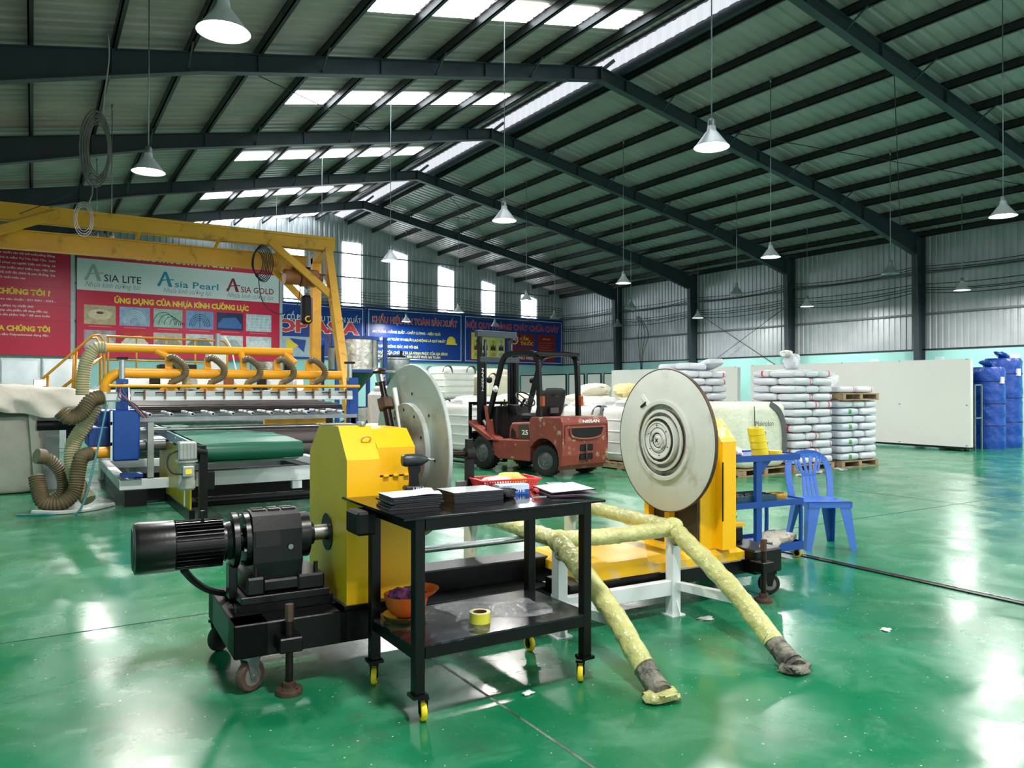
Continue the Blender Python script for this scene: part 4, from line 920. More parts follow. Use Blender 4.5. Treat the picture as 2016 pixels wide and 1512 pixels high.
JB = [(9.42, 10.62, 4, 'wrapped white jumbo bag on the pallet nearest the forklift tail'), (9.40, 11.85, -3, 'wrapped white jumbo bag behind the forklift seat'), (8.98, 13.15, 6, 'wrapped white jumbo bag behind the forklift mast'), (8.05, 14.45, 10, 'wrapped white jumbo bag left of the forklift carriage')]
for k, (x, y, rz, lb) in enumerate(JB):
    pallet(x, y, 0, rz, 'wooden pallet under the '+lb.replace('wrapped white ', '')); jumbo(x, y, .131, rz, lb, PEBAG, 1.05, 1.05, 1.0, seed=k)
for k, (x, y, rz, lb) in enumerate(((10.65, 12.0, 0, 'cream topped jumbo bag in the second row right of the forklift seat'), (10.25, 13.35, 5, 'cream topped jumbo bag in the second row behind the forklift guard'), (9.4, 14.75, 5, 'cream topped jumbo bag in the second row behind the forklift mast'))):
    pallet(x, y, 0, rz, 'wooden pallet under the '+lb.replace('cream topped ', '')); jumbo(x, y, .131, rz, lb, CREAM, 1.05, 1.05, 1.05, wrap=False, seed=20+k)
for k, (x, y, rz, lb) in enumerate(((9.3, 17.9, 0, 'lower white jumbo bag of the far left pile'), (10.45, 17.7, 4, 'lower white jumbo bag of the far right pile'))):
    pallet(x, y, 0, rz, 'wooden pallet under the '+lb); jumbo(x, y, .131, rz, lb, PEBAG, 1.05, 1.05, 1.05, top=False, seed=30+k)
jumbo(9.3, 17.9, 1.20, 0, 'smooth white wrapped jumbo bag stacked high under the blue sign', PEBAG, .95, .95, .82, top=False, seed=40)
jumbo(10.45, 17.7, 1.20, 6, 'cream jumbo bag with drawn top stacked high beside the mast', CREAM, .98, .95, .62, wrap=False, seed=41)
rag('yellow_liner', 'crumpled pale yellow liner lying on the jumbo bags right of the forklift', 'liner', (9.75, 11.35, 1.28), 10, .30, .22, .14, mat('yellow liner film', (226, 204, 140), .5, bump=.5, bscale=12), 46, .12)
rag('cream_liner', 'crumpled cream liner draped over bags behind the forklift seat', 'liner', (9.7, 12.35, 1.30), 40, .42, .30, .13, CREAM, 47, .14)
# big printed bag
pallet(10.36, 9.10, 0, 2, 'wooden pallet under the cream printed jumbo bag', 1.2, 1.0)
BB = jumbo(10.32, 9.06, .131, 2, 'large cream jumbo bag with dark band and printed lettering', mat('cream wrapped bulk bag', (216, 218, 196), .35, var=.08, scale=3, bump=.6, bscale=14, coat=.2), 1.14, .98, 1.10, top=False, wrap=False, seed=50, loops=False)
for i, (s_, z0, z1, w_) in enumerate((('Makrolon', .70, .79, .46), ('Bayt', .54, .63, .28), ('(Makr', .36, .46, .34))): text(BB, s_, TXK, -.30, -.30+w_, z0, z1, -.512, .0)
def bandfn(u, v): 
    t = u; return (.18+.40*math.sin(t*PI*.5)+.05*v, -.505+.04*t*t, 1.06-.98*t*t if t > .1 else 1.06-.0098)
m = MB(); P = [(.12, -.47, 1.06), (.30, -.50, .96), (.42, -.505, .78), (.47, -.505, .55), (.47, -.505, .30), (.45, -.50, .12)]
P = curve(P, 5)
for a, b in zip(P[:-1], P[1:]): m.beam(a, b, .11, .008, (0, 1, 0))
m.build('dark_band', STRAP, BB)
MB().beam((-.33, -.512, 1.03), (-.30, -.512, .3), .012, .008, (0, 1, 0)).build('seam_cord', TXK, BB)

# ------------------------------------------------------------------ sheets and rolls along the right side
for k, (x, ya, yb, h, lb) in enumerate(((18.30, 9.38, 15.75, 2.15, 'long white plastic sheet stack standing on edge near the blue rolls'), (18.40, 16.35, 22.4, 2.13, 'long white plastic sheet stack standing on edge behind the sacks'))):
    t = thing('sheet_rack', lb, 'sheet', (x, ya, 0), 0, 'plastic sheets standing on edge')
    MB().box(0, .025, 0, yb-ya, .10, h, .003).build('front_sheet', BOARD, t)
    MB().box(.028, .16, .02, yb-ya-.02, .10, h-.02).build('sheet_pack', BOARD, t)
    MB().box(.0, .42, .1, yb-ya-.1, .055, .098).build('trolley_bed', BLK, t)
    for yy in (.3, yb-ya-.3):
        MB().beam((.17, yy, h*.8), (.40, yy, .1), .04, .04).build('prop', BLK, t)
        for xx in (.05, .37): MB().lathe([(.0, -.015), (.028, -.015), (.028, .015), (0, .015)], (xx, yy, .028), (0, 1, 0), 12).build('wheel', RUB, t)
    for yy in (.08, 1.7, 3.3, 4.9, yb-ya-.08): 
        for zz in (.14, h*.5, h-.01): MB().box(-.006, .0, yy-.02, yy+.02, zz-.012, zz+.012).build('corner_clip', GALV, t)
for k, (a, b) in enumerate(((32.7, 30.25), (30.1, 28.85), (28.7, 27.65), (27.5, 26.5), (34.6, 32.9))):
    t = thing('framed_panel', 'black-framed white panel, %s in the row along the far wall' % ('second', 'third', 'fourth', 'rightmost', 'leftmost')[k], 'panel', (22.0+.04*k, b, 0), 0, 'framed white panels along the far wall')
    w = a-b; MB().box(.01, .04, .03, w-.03, .03, 2.12).build('panel_sheet', BOARD, t)
    m = MB()
    for q in ((0, .05, 0, .05, 0, 2.16), (0, .05, w-.05, w, 0, 2.16), (0, .05, .05, w-.05, 2.11, 2.16), (0, .05, .05, w-.05, 0, .05)): m.box(*q)
    m.build('edge_frame', BLK, t); MB().beam((.05, w/2, 1.6), (.8, w/2, .03), .05, .05).build('rear_prop', BLK, t)
BTARP = mat('blue tarpaulin', (8, 64, 156), .35, var=.14, scale=3, bump=.9, bscale=7, coat=.2)
KTARP = mat('black wrapping film', (16, 17, 20), .25, var=.2, bump=.9, bscale=9)
def roll(x, y, r, h, mt, lb, seed, flap):
    t = thing('wrapped_roll', lb, 'roll', (x, y, 0), 0, 'upright wrapped rolls by the wall'); rr = random.Random(seed); prof = [(0, 0.0), (r*.97, .0)]
    for k in range(1, 26): prof.append((r*(1+rr.uniform(-.018, .018)), h*k/26))
    prof += [(r*.9, h), (0, h*1.005)]; mb_ = MB().lathe(prof, n=48)
    mb_.v = [(x_*(1+.012*math.sin(17*z_+5*math.atan2(y_, x_)+seed)+.014*math.sin(9*math.atan2(y_, x_)+23*z_)), y_*(1+.012*math.sin(17*z_+5*math.atan2(y_, x_)+seed)+.014*math.sin(9*math.atan2(y_, x_)+23*z_)), z_) for x_, y_, z_ in mb_.v]; mb_.build('wrapped_body', mt, t)
    for zz in (h*.28, h*.55, h*.82): MB().lathe([(r*1.0, 0), (r*1.025, .005), (r*1.025, .02), (r*1.0, .025)], (0, 0, zz), n=32).build('binding_cord', mat('dark cord', (10, 26, 80), .6), t)
    if flap:
        V, F = superell(.25, .12, .06, .7, .7, 18, 8, .15, seed); MB().add([(a-.2, b-.1, c+h+.05-.35*a) for a, b, c in V], F, True).build('loose_flap', mt, t)
        MB().box(-.12*r-.1, -.02, -r*1.0-.012, -r*.9, h*.80, h*.88).build('white_label', PAPER, t)
    return t
roll(19.78, 9.72, .37, 1.98, BTARP, 'tall roll wrapped in blue tarpaulin, nearest the white sheets', 1, True)
roll(20.75, 9.85, .42, 2.22, BTARP, 'larger roll wrapped in blue tarpaulin at the right edge', 2, True)
roll(19.12, 10.15, .30, 1.92, KTARP, 'upright roll wrapped in black film behind the white sheets', 3, False)
roll(20.2, 10.75, .36, 1.95, KTARP, 'upright roll wrapped in black film behind the blue rolls', 4, False)
RK = thing('steel_rack', 'small grey steel tube rack beside the black wrapped roll', 'rack', (18.98, 9.62, 0), 0)
for x, y in ((-.2, -.1), (.1, -.1), (-.2, .12), (.1, .12)): MB().box(x-.015, x+.015, y-.015, y+.015, 0, 1.55).build('post', GALV, RK)
for zz in (.75, 1.53): MB().box(-.2, .1, -.115, -.085, zz, zz+.03).build('rail', GALV, RK); MB().box(-.2, .1, .105, .135, zz, zz+.03).build('rail', GALV, RK)
for i, (x, y) in enumerate(((10.9, 8.25), (11.5, 8.42), (12.2, 8.5))):
    rag('film_scrap', ('crumpled film scrap on the floor before the cream jumbo bag', 'crumpled film scrap at the foot of the tall stack', 'crumpled film at the foot of the green-marked stack')[i], 'litter', (x, y, 0), 30*i, .16, .07, .02, FILM, 80+i, .2)

# ------------------------------------------------------------------ forklift
FK = thing('forklift', 'worn red forklift truck parked with its counterweight toward the camera', 'forklift', (7.66, 10.49, 0), 9)
def bev(o, w=.03, n=3):
    b = o.modifiers.new('bevel', 'BEVEL'); b.width = w; b.segments = n; b.limit_method = 'ANGLE'; b.angle_limit = math.radians(35); return o
ac = [(.02+.36*math.cos(math.radians(a)), .27+.36*math.sin(math.radians(a))) for a in range(35, 206, 17)]
prof = [(-.44, .60), (-.43, .90), (-.38, .975), (.30, .975), (.36, .93), (.36, ac[0][1])]+ac+[(-.345, .17), (-.38, .20), (-.42, .36)]
o = MB().prism(prof, 0, -.54, .54).build('counterweight', FORKS, FK); bev(o, .05, 3)
m = MB().prism([(-.56, .56), (-.37, .56), (-.37, .22), (-.50, .22)], 0, -.40, .40); 
# dark plates put in as the shaded rear opening and tow pockets; lettering
half = [(.36*math.cos(a), .755-.115*math.sin(a)**.7) for a in [PI*k/14 for k in range(15)]]
MB().prism([(-.38, .80)]+[(x, z-.0) for x, z in half[::-1]]+[(.38, .80)], 1, -.455, -.432).build('opening_shade_plate', BLKM, FK)
m = MB(); lip = [(-.40, -.452, .815)]+[(x*1.06, -.452, z-.018) for x, z in half[::-1]]+[(.40, -.452, .815), (-.40, -.452, .815)]
m.tube(lip, .02, 8); m.build('opening_lip', FORKS, FK)
m = MB(); m.tube([(-.49, -.447, .86), (.49, -.447, .86), (.5, -.446, .8), (.5, -.44, .62)], .007, 6); m.tube([(-.49, -.447, .86), (-.5, -.446, .8), (-.5, -.44, .55)], .007, 6); m.build('panel_groove', mat('dark red groove', (92, 36, 30), .6), FK)
MB().box(-.14, .16, -.445, -.40, .29, .385, .01).build('pocket_shade_plate', BLKM, FK); MB().box(-.14, .16, -.448, -.40, .43, .535, .01).build('pocket_shade_plate', BLKM, FK); MB().cyl((-.02, -.46, .25), (-.02, -.46, .56), .014, n=8).build('tow_pin', RUST, FK)
text(FK, 'NISSAN', TXW, -.10, .30, .885, .938, -.452, .03)
# main body
o = MB().prism([(.36, .22), (1.22, .22), (1.22, .56), (.36, .585)], 0, -.53, .53).build('side_frame', FORK, FK); bev(o, .02, 2)
o = MB().prism([(.34, .56), (.98, .58), (.96, .78), (.90, .86), (.34, .885)], 0, -.47, .47).build('engine_hood', FORK, FK); bev(o, .035, 3)
o = MB().prism([(.40, .60), (.70, .60), (.72, .82), (.48, .84)], 0, -.476, -.468).build('side_decal', mat('olive decal', (66, 58, 44), .5), FK)
me_ = text_mesh('lettering', '25', -.18, -.02, .66, .745, 0, .03); t_ = link('lettering', me_, TXW, FK); t_.location = (-.4775, .44, 0); t_.rotation_euler = (0, 0, math.radians(-90))
MB().prism([(.78, .60), (.92, .60), (.90, .72), (.86, .76), (.80, .70)], 0, -.478, -.46).build('vent_opening', BLKM, FK)
MB().box(-.5, .5, .98, 1.42, .50, .56, .01).build('floor_plate', BLK, FK)
for s in (-1, 1):
    o = MB().prism([(1.20, .24), (1.34, .30), (1.34, .55), (1.20, .56)], 0, s*.53, s*.40).build('step', FORK, FK)
    o = MB().prism([(1.18, .54), (1.34, .60), (1.86, .82), (1.98, .87), (1.90, .76), (1.40, .53)], 0, s*.60, s*.34).build('front_fender', FORK, FK); bev(o, .012, 2)
    o = MB().prism([(1.40, .55), (1.52, .60), (1.62, 1.14), (1.54, 1.14)], 0, s*.50, s*.42).build('cowl_post', FORK, FK)
o = MB().prism([(1.38, .54), (1.62, .54), (1.60, 1.10), (1.36, 1.14)], 0, -.42, .42).build('dashboard', BLKM, FK); bev(o, .02, 2)
MB().prism([(1.10, .98), (1.36, 1.05), (1.36, 1.16), (1.16, 1.14)], 0, -.16, .14).build('instrument_pod', BLKM, FK)
m = MB(); m.cyl((0, 1.32, .98), (0, 1.08, 1.25), .025, n=10); m.build('steering_column', BLKM, FK)
m = MB(); c = Vector((0, 1.06, 1.26)); d = Vector((0, -.66, .75)).normalized(); u = Vector((1, 0, 0)); w = d.cross(u)
m.tube([c+(u*math.cos(a)+w*math.sin(a))*.185 for a in [2*PI*k/28 for k in range(29)]], .014, 8, cap=False)
for a in (0, 2.1, 4.2): m.tube([c, c+(u*math.cos(a)+w*math.sin(a))*.185], .010, 6)
m.build('steering_wheel', BLKM, FK)
for k in range(3): MB().tube([(.22+.05*k, 1.32, 1.05), (.22+.05*k, 1.25, 1.24)], .008, 6).build('lever', BLKM, FK); 
MB().tube([(-.30, 1.34, 1.0), (-.31, 1.28, 1.22), (-.31, 1.27, 1.25)], [.009, .009, .018], 8).build('lever', BLKM, FK)
# seat
o = MB().box(-.28, .28, .42, .90, .89, 1.02, .04).build('seat_cushion', BLKM, FK)
V, F = superell(.30, .06, .27, .40, .45, 24, 14); o = MB().add([(a*(1-.10*max(0, c)), b-.28*c, c) for a, b, c in V], F, True).build('seat_back', mat('black seat shell', (24, 25, 27), .4), FK); o.location = (0, .40, 1.19)
MB().box(-.06, .06, .245, .262, 1.30, 1.33).build('seat_slot', RUB, FK); MB().box(-.10, .10, .30, .335, 1.02, 1.12, .01).build('seat_pouch', mat('grey pouch', (70, 70, 74), .7), FK)
# overhead guard
for s in (-1, 1):
    x = s*.46
    pts = curve([(s*.46, 1.56, .62), (x, 1.50, 1.0), (x, 1.24, 1.72), (x, 1.14, 1.95), (x, 1.00, 2.045), (x, .6, 2.06), (x, .36, 2.04), (x, .25, 1.95), (x, .22, 1.75), (x, .20, 1.3), (x, .19, .95)], 5)
    m = MB()
    for a, b in zip(pts[:-1], pts[1:]): m.beam(a, b, .06, .085, (0, 1, .25))
    m.build('guard_pillar', BLK, FK)
    MB().box(s*.46-.03, s*.46+.03, .09, .165, 1.15, 1.32, .008).build('tail_lamp', mat('amber and red lens', (150, 70, 30), .3), FK)
    V, F = superell(.055, .05, .055, .8, .8, 14, 8); MB().add([(a+s*.52, b+1.45, c+1.60) for a, b, c in V], F, True).build('head_lamp', BLKM, FK)
    MB().lathe([(0, 0), (.06, 0), (.06, .012), (0, .02)], (s*.53, 1.27, 1.44), (0, -1, .1), 16).build('mirror', STEEL, FK); MB().cyl((s*.47, 1.33, 1.46), (s*.53, 1.28, 1.46), .007, n=6).build('mirror_arm', BLKM, FK)
for y, z_ in ((1.06, 2.03), (.88, 2.05), (.70, 2.055), (.52, 2.055), (.34, 2.05)): MB().box(-.47, .47, y-.02, y+.02, z_-.012, z_+.025).build('guard_bar', BLK, FK)
MB().box(-.52, .52, .20, .30, 2.0, 2.07, .015).build('guard_rear_beam', BLK, FK)
MB().cyl((.50, .25, .96), (.50, .18, 1.13), .012, n=8).build('exhaust_rod', YELW, FK)
# mast
def sub(nm, loc):
    t = bpy.data.objects.new(nm, None); COL.objects.link(t); t.parent = FK; t.location = loc; t.empty_display_size = .05; return t
MAST = sub('mast', (0, -.17, 0)); CARR = sub('carriage', (0, -.17, 0))
m = MB()
for s in (-1, 1):
    x = s*.42
    MB().box(x-.035, x+.035, 1.93, 2.03, .12, 2.10).build('outer_channel', BLK, MAST)
    MB().box(x-s*.045-.028, x-s*.045+.028, 2.04, 2.12, .16, 2.50).build('inner_channel', BLK, MAST)
    MB().cyl((x-s*.13, 2.02, .2), (x-s*.13, 2.02, 2.35), .028, n=10).build('lift_cylinder', mat('dark cylinder', (40, 44, 50), .3, .5), MAST)
    MB().tube([(x-s*.1, 1.97, .4), (x-s*.1, 1.97, 2.3)], .012, 6).build('lift_chain', BLKM, MAST)
    MB().cyl((s*.34, 1.62, .5), (s*.40, 1.93, .86), .03, n=10).build('tilt_cylinder', GALV, MAST)
MB().box(-.48, .48, 2.0, 2.10, 2.40, 2.52, .006).build('top_crossbeam', FRAME, MAST); MB().box(-.47, .47, 1.92, 1.96, 1.93, 2.03, .004).build('middle_crossbeam', FRAME, MAST); MB().box(-.45, .45, 1.92, 2.0, .15, .28).build('lower_crossbeam', BLK, MAST); MB().box(-.47, .47, 1.93, 1.99, 1.0, 1.06).build('tie_bar', BLK, MAST)
me_ = text_mesh('lettering', 'NISSAN', 0, .42, 0, .045, 0, .02); t_ = link('lettering', me_, TXW, MAST); t_.location = (-.42+.02, 1.927, 1.40); t_.rotation_euler = (0, math.radians(-90), 0)
# carriage with load backrest and forks
m = MB()
for x in (-.50, .50): m.box(x-.025, x+.025, 2.17, 2.22, .30, 1.20, .004)
for x in (-.25, 0, .25): m.box(x-.012, x+.012, 2.18, 2.21, .62, 1.16)
m.box(-.52, .52, 2.17, 2.22, 1.15, 1.20, .004); m.box(-.5, .5, 2.18, 2.21, .84, .87); m.build('load_backrest', BLK, CARR)
MB().box(-.50, .50, 2.13, 2.19, .22, .34).build('carriage_plate', BLK, CARR); MB().box(-.50, .50, 2.13, 2.19, .54, .64).build('carriage_plate', BLK, CARR)
for x in (-.36, .36):
    m = MB().box(x-.055, x+.055, 2.20, 2.25, .06, .66, .004); m.box(x-.055, x+.055, 2.2, 3.2, .04, .08, .004); m.build('fork', BLK, CARR)
def wheel(x, y, r, w, nm, turn=0):
    t = bpy.data.objects.new(nm, None); COL.objects.link(t); t.parent = FK; t.location = (x, y, r); t.rotation_euler = (0, 0, math.radians(turn)); t.empty_display_size = .05
    MB().lathe([(r*.55, -w*.42), (r*.80, -w*.5), (r*.95, -w*.46), (r, -w*.34), (r, w*.34), (r*.95, w*.46), (r*.80, w*.5), (r*.55, w*.42)], (0, 0, 0), (1, 0, 0), 40).build('tyre', RUB, t)
    tb = MB().box(-w*.48, w*.48, -.012, .012, r*.955, r*1.012).mesh('tread_lug')
    for k in range(26):
        o = link('tread_lug', tb, RUB, t); o.rotation_euler = (2*PI*k/26, 0, 0)
    MB().lathe([(0, -w*.50), (r*.16, -w*.52), (r*.2, -w*.44), (r*.34, -w*.40), (r*.50, -w*.30), (r*.56, -w*.44), (r*.58, -w*.40), (r*.58, w*.4), (0, w*.4)], (0, 0, 0), (1, 0, 0), 28).build('rim', mat('dirty grey rim', (92, 94, 92), .55, .3, var=.3), t)
    for k in range(6):
        a = k*PI/3; MB().cyl((-w*.42, r*.27*math.cos(a), r*.27*math.sin(a)), (-w*.47, r*.27*math.cos(a), r*.27*math.sin(a)), .013, n=6, smooth=False).build('wheel_nut', STEEL, t)
wheel(-.47, 1.60, .30, .21, 'front_wheel'); wheel(.47, 1.60, .30, .21, 'front_wheel'); wheel(-.44, .02, .26, .17, 'rear_wheel', 14); wheel(.44, .02, .26, .17, 'rear_wheel', 14)
MB().box(-.36, .36, -.06, .1, .2, .32).build('rear_axle', BLKM, FK); MB().box(-.38, .38, 1.5, 1.7, .2, .4).build('front_axle', BLKM, FK)
# ------------------------------------------------------------------ signs on the gable wall (local x along the wall, facing the hall)
def wall_sign(name, label, x0, x1, z0, z1, mt, y=-.07, t=.04):
    s = thing(name, label, 'sign', (25.5, 35.37, 0), 5.0, 'signs on the gable wall'); MB().box(x0, x1, y, y+t, z0, z1, .004).build('panel', mt, s); return s
def border(s, x0, x1, z0, z1, y, w=.03, mt=TXW):
    m = MB()
    for q in ((x0, x1, z0, z0+w), (x0, x1, z1-w, z1), (x0, x0+w, z0+w, z1-w), (x1-w, x1, z0+w, z1-w)): m.box(q[0], q[1], y-.004, y, q[2], q[3])
    m.build('border_line', mt, s)
S1 = wall_sign('company_sign', 'blue company sign with coral letters, partly behind the red banner', -17.6, -12.32, 2.76, 5.28, SIGNB)
border(S1, -17.5, -12.42, 2.86, 5.18, -.071)
text(S1, 'CÔNG TY CỔ PHẦN ĐẦU TƯ SẢN XUẤT', TXW, -17.35, -12.52, 4.48, 4.86, -.074, .012)
text(S1, 'TOP ASIA', TXR, -17.25, -12.62, 3.93, 4.50, -.078, .05); text(S1, 'TOP ASIA', TXW, -17.29, -12.58, 3.90, 4.53, -.074, .085, name='letter_outline')
MB().box(-16.7, -15.0, -.075, -.071, 2.9, 3.74).build('pale_panel', mat('pale blue print', (176, 196, 214), .5), S1); MB().prism([(-16.1, 3.0), (-15.55, 3.35), (-16.1, 3.66)], 1, -.079, -.075).build('arrow_mark', TXY, S1); MB().prism([(-15.95, 3.66), (-15.2, 3.6), (-15.3, 3.05), (-15.6, 3.3)], 1, -.0785, -.0755).build('arrow_mark', SIGNB, S1)
S2 = wall_sign('safety_slogan_sign', 'blue safety slogan sign with coral title and yellow lines', -12.26, -6.82, 2.74, 5.30, SIGNB)
border(S2, -12.14, -6.92, 2.84, 5.19, -.071)
text(S2, 'KHẨU HIỆU AN TOÀN SẢN XUẤT', TXR, -11.92, -7.2, 4.50, 5.02, -.078, .03); text(S2, 'KHẨU HIỆU AN TOÀN SẢN XUẤT', TXW, -11.94, -7.18, 4.48, 5.04, -.074, .05, name='letter_outline')
for s_, x0, x1, z0 in (('AN TOÀN - NĂNG SUẤT - CHẤT LƯỢNG - HIỆU QUẢ', -11.95, -8.16, 4.06), ('ĐẢM BẢO AN TOÀN VÌ NGƯỜI LAO ĐỘNG LÀ QUÝ NHẤT', -11.95, -7.86, 3.71), ('AN TOÀN KHÔNG ĐẮT, NÓ VÔ GIÁ', -11.95, -9.45, 3.37), ('AN TOÀN CỦA CHÚNG TA LÀ HẠNH PHÚC CỦA GIA ĐÌNH', -11.95, -7.75, 3.06), ('AN TOÀN ĐỂ SẢN XUẤT, SẢN XUẤT PHẢI AN TOÀN', -11.95, -8.18, 2.88 if False else 2.90)):
    text(S2, s_, TXP, x0, x1, z0, z0+.225, -.074, .028)
m = MB(); m.prism([(-7.86, 3.66), (-7.16, 3.66), (-7.2, 3.72), (-7.26, 3.74), (-7.30, 3.95), (-7.42, 4.06), (-7.58, 4.08), (-7.7, 4.02), (-7.78, 3.9), (-7.8, 3.72)], 1, -.079, -.071); m.build('hard_hat_mark', TXY, S2)
S3 = wall_sign('fire_rules_sign', 'blue fire rules sign with three notices behind the forklift mast', -6.76, -.06, 2.74, 5.30, SIGNB)
border(S3, -6.68, -.16, 2.85, 5.17, -.071)
text(S3, 'NỘI QUY PHÒNG CHÁY CHỮA CHÁY', TXR, -6.58, -.36, 4.50, 5.0, -.078, .03); text(S3, 'NỘI QUY PHÒNG CHÁY CHỮA CHÁY', mat('pale blue lettering', (150, 150, 190), .5), -6.60, -.34, 4.48, 5.02, -.074, .05, name='letter_outline')
NR = mat('dark red notice print', (150, 28, 40), .5)
MB().box(-6.36, -4.10, -.076, -.071, 2.92, 4.40).build('notice_red_edge', NR, S3); MB().box(-6.30, -4.16, -.079, -.0755, 2.97, 4.35).build('notice_yellow', mat('pale yellow notice', (226, 216, 130), .5), S3)
text(S3, 'TIÊU LỆNH CHỮA CHÁY', NR, -6.0, -4.45, 4.13, 4.28, -.080, .02)
for k in range(4):
    x = -6.18+.52*k; MB().box(x, x+.44, -.0815, -.079, 3.02, 3.95).build('notice_cell', mat('cell print %d' % (k % 2), ((214, 206, 90), (228, 224, 170))[k % 2], .5), S3); text(S3, str(k+1), TXK, x+.17, x+.27, 3.84, 3.98, -.083); MB().prism([(x+.05, 3.45), (x+.39, 3.45), (x+.36, 3.75), (x+.28, 3.62), (x+.22, 3.84), (x+.15, 3.62), (x+.08, 3.75)], 1, -.0835, -.0815).build('flame_mark' if k == 0 else 'cell_mark', NR if k == 0 else TXK, S3); text(S3, 'BÁO\nĐỘNG' if k == 0 else 'GỌI', TXK, x+.08, x+.36, 3.1, 3.32, -.083)
MB().box(-3.9, -2.12, -.076, -.071, 3.72, 4.42).build('notice_red', NR, S3); MB().box(-3.9, -2.12, -.076, -.071, 2.95, 3.64).build('notice_red', NR, S3); MB().lathe([(.2, 0), (.26, 0), (.26, .004), (.2, .004)], (-3.5, -.077, 4.08), (0, -1, 0), 28).build('no_smoking_ring', TXW, S3)
MB().beam((-3.66, -.079, 4.24), (-3.34, -.079, 3.92), .004, .05, (0, 1, 0)).build('no_smoking_bar', TXW, S3); MB().box(-3.66, -3.34, -.080, -.077, 4.06, 4.10).build('cigarette_mark', TXW, S3)
text(S3, 'CẤM\nTHUỐC', TXY, -3.1, -2.2, 3.80, 4.34, -.078, .02); text(S3, 'NO FIRE', TXW, -3.2, -2.2, 3.02, 3.2, -.078, .02); text(S3, 'CẤM LỬA', TXW, -3.2, -2.2, 3.32, 3.5, -.078, .02)
MB().box(-1.9, -.64, -.076, -.071, 2.92, 4.42).build('notice_red', NR, S3); text(S3, 'NỘI QUY', TXY, -1.55, -1.0, 4.12, 4.24, -.078, .02)
for k in range(7): MB().box(-1.75, -.8-(k % 3)*.12, -.078, -.076, 3.96-.13*k, 3.985-.13*k).build('print_line', mat('orange print', (196, 110, 50), .5), S3)
# red banners
RA = wall_sign('company_banner', 'crimson banner of white and yellow text at the left edge', -27.55, -24.42, 2.62, 6.6, RED, -.20, .015)
for k, (s_, x1, z) in enumerate((('mang đến những giá trị tốt nhất do người Việt', -24.92, 6.43), ('gồm nhiều cán bộ trẻ tuổi,năng động,', -24.92, 6.25), ('chính là niềm Tự Tôn Dân Tộc.  luôn', -24.92, 6.07), ('để phục vụ người Việt nói riêng  và', -24.92, 5.89), ('AI phát triển như hiện nay, việc liên', -24.92, 5.71), ('nghệ mới đó chính là con đường  lựa', -24.92, 5.53), ('mới nhất hiện nay', -25.85, 5.36), ('chất lượng theo tiêu chuẩn : ISO 9001 - 2015 ,', -24.91, 4.58), ('tận tâm, phục vụ nhiệt tình', -25.6, 4.34), ('giúp sản phẩm dễ dàng đến tay', -25.15, 4.18), ('của sản phẩm Việt " để sánh bước', -25.08, 4.02), ('là tấm Polycarbonate dạng đặc.', -25.11, 3.31))):
    w_ = .052*len(s_); text(RA, s_, TXW, x1-w_, x1, z, z+.12, -.203, .018)
text(RA, 'CHÚNG TÔI ?', TXY, -26.75, -25.07, 4.81, 5.08, -.203, .05); text(RA, 'CỦA CHÚNG TÔI', TXY, -27.0, -25.08, 3.49, 3.76, -.203, .05)
for z in (5.15, 3.9, 4.5): MB().box(-27.55, -24.42, -.2025, -.2, z, z+.012).build('banner_seam', mat('banner seam', (160, 14, 50), .5), RA)
RB = wall_sign('product_banner', 'crimson and white banner with three product logos and photo prints', -24.22, -16.47, 2.62, 6.86, RED, -.20, .015)
MB().box(-24.22, -16.5, -.206, -.2, 5.15, 6.34).build('white_panel', WBAN, RB)
for x in (-24.36, -16.40): MB().box(x-.06, x+.06, -.22, -.10, 0, 7.0).build('banner_post', mat('pale grey post', (190, 194, 198), .5), RB)
text(RB, 'CÁC DÒNG SẢN PHẨM CHÍNH', TXP, -22.25, -18.5, 6.44, 6.80, -.203, .04)
text(RB, 'ỨNG DỤNG CỦA NHỰA KÍNH CƯỜNG LỰC', TXY, -22.95, -17.8, 4.66, 5.02, -.203, .05)
def logo(x, z, h, mt, word, tx1, dark, sub0, sub1):
    m = MB(); w = h*.95
    m.prism([(x, z), (x+w*.18, z), (x+w*.60, z+h), (x+w*.44, z+h)], 1, -.211, -.206); m.prism([(x+w*.46, z+h), (x+w*.62, z+h), (x+w*1.0, z), (x+w*.74, z)], 1, -.2115, -.2065)
    P = curve([(x+w*.02, 0, z+h*.12), (x+w*.4, 0, z+h*.42), (x+w*1.1, 0, z+h*.50)], 6)
    for a, b in zip(P[:-1], P[1:]): m.beam((a.x, -.2125, a.z), (b.x, -.2125, b.z), .003, h*.07, (0, 0, 1))
    m.build('logo_mark', mt, RB); text(RB, word, dark, x+w*1.14, tx1, z, z+h*.45, -.208, .012)
    text(RB, 'Nhựa kính cường lực', mat('grey script', (140, 146, 150), .5), sub0, sub1, z-.30, z-.02, -.208, 0, .35)
logo(-23.98, 5.52, .62, mat('silver grey print', (166, 176, 176), .4), 'SIA LITE', -22.0, TXK, -23.95, -22.02)
logo(-21.42, 5.50, .60, TXT, 'sia Pearl', -19.06, TXT, -21.2, -19.3)
logo(-18.74, 5.50, .56, TXM, 'SIA GOLD', -16.72, TXM, -18.7, -16.72)
PHC = [((196, 176, 140), (222, 206, 176)), ((150, 176, 210), (214, 226, 240)), ((160, 190, 180), (226, 236, 236)), ((110, 150, 200), (190, 206, 224)), ((20, 40, 90), (60, 110, 180)), ((190, 210, 226), (90, 120, 150)),
       ((176, 160, 170), (214, 204, 210)), ((206, 52, 44), (230, 220, 210)), ((200, 190, 176), (160, 150, 140)), ((206, 212, 220), (120, 130, 140)), ((224, 228, 232), (180, 190, 198)), ((214, 224, 232), (236, 240, 244))]
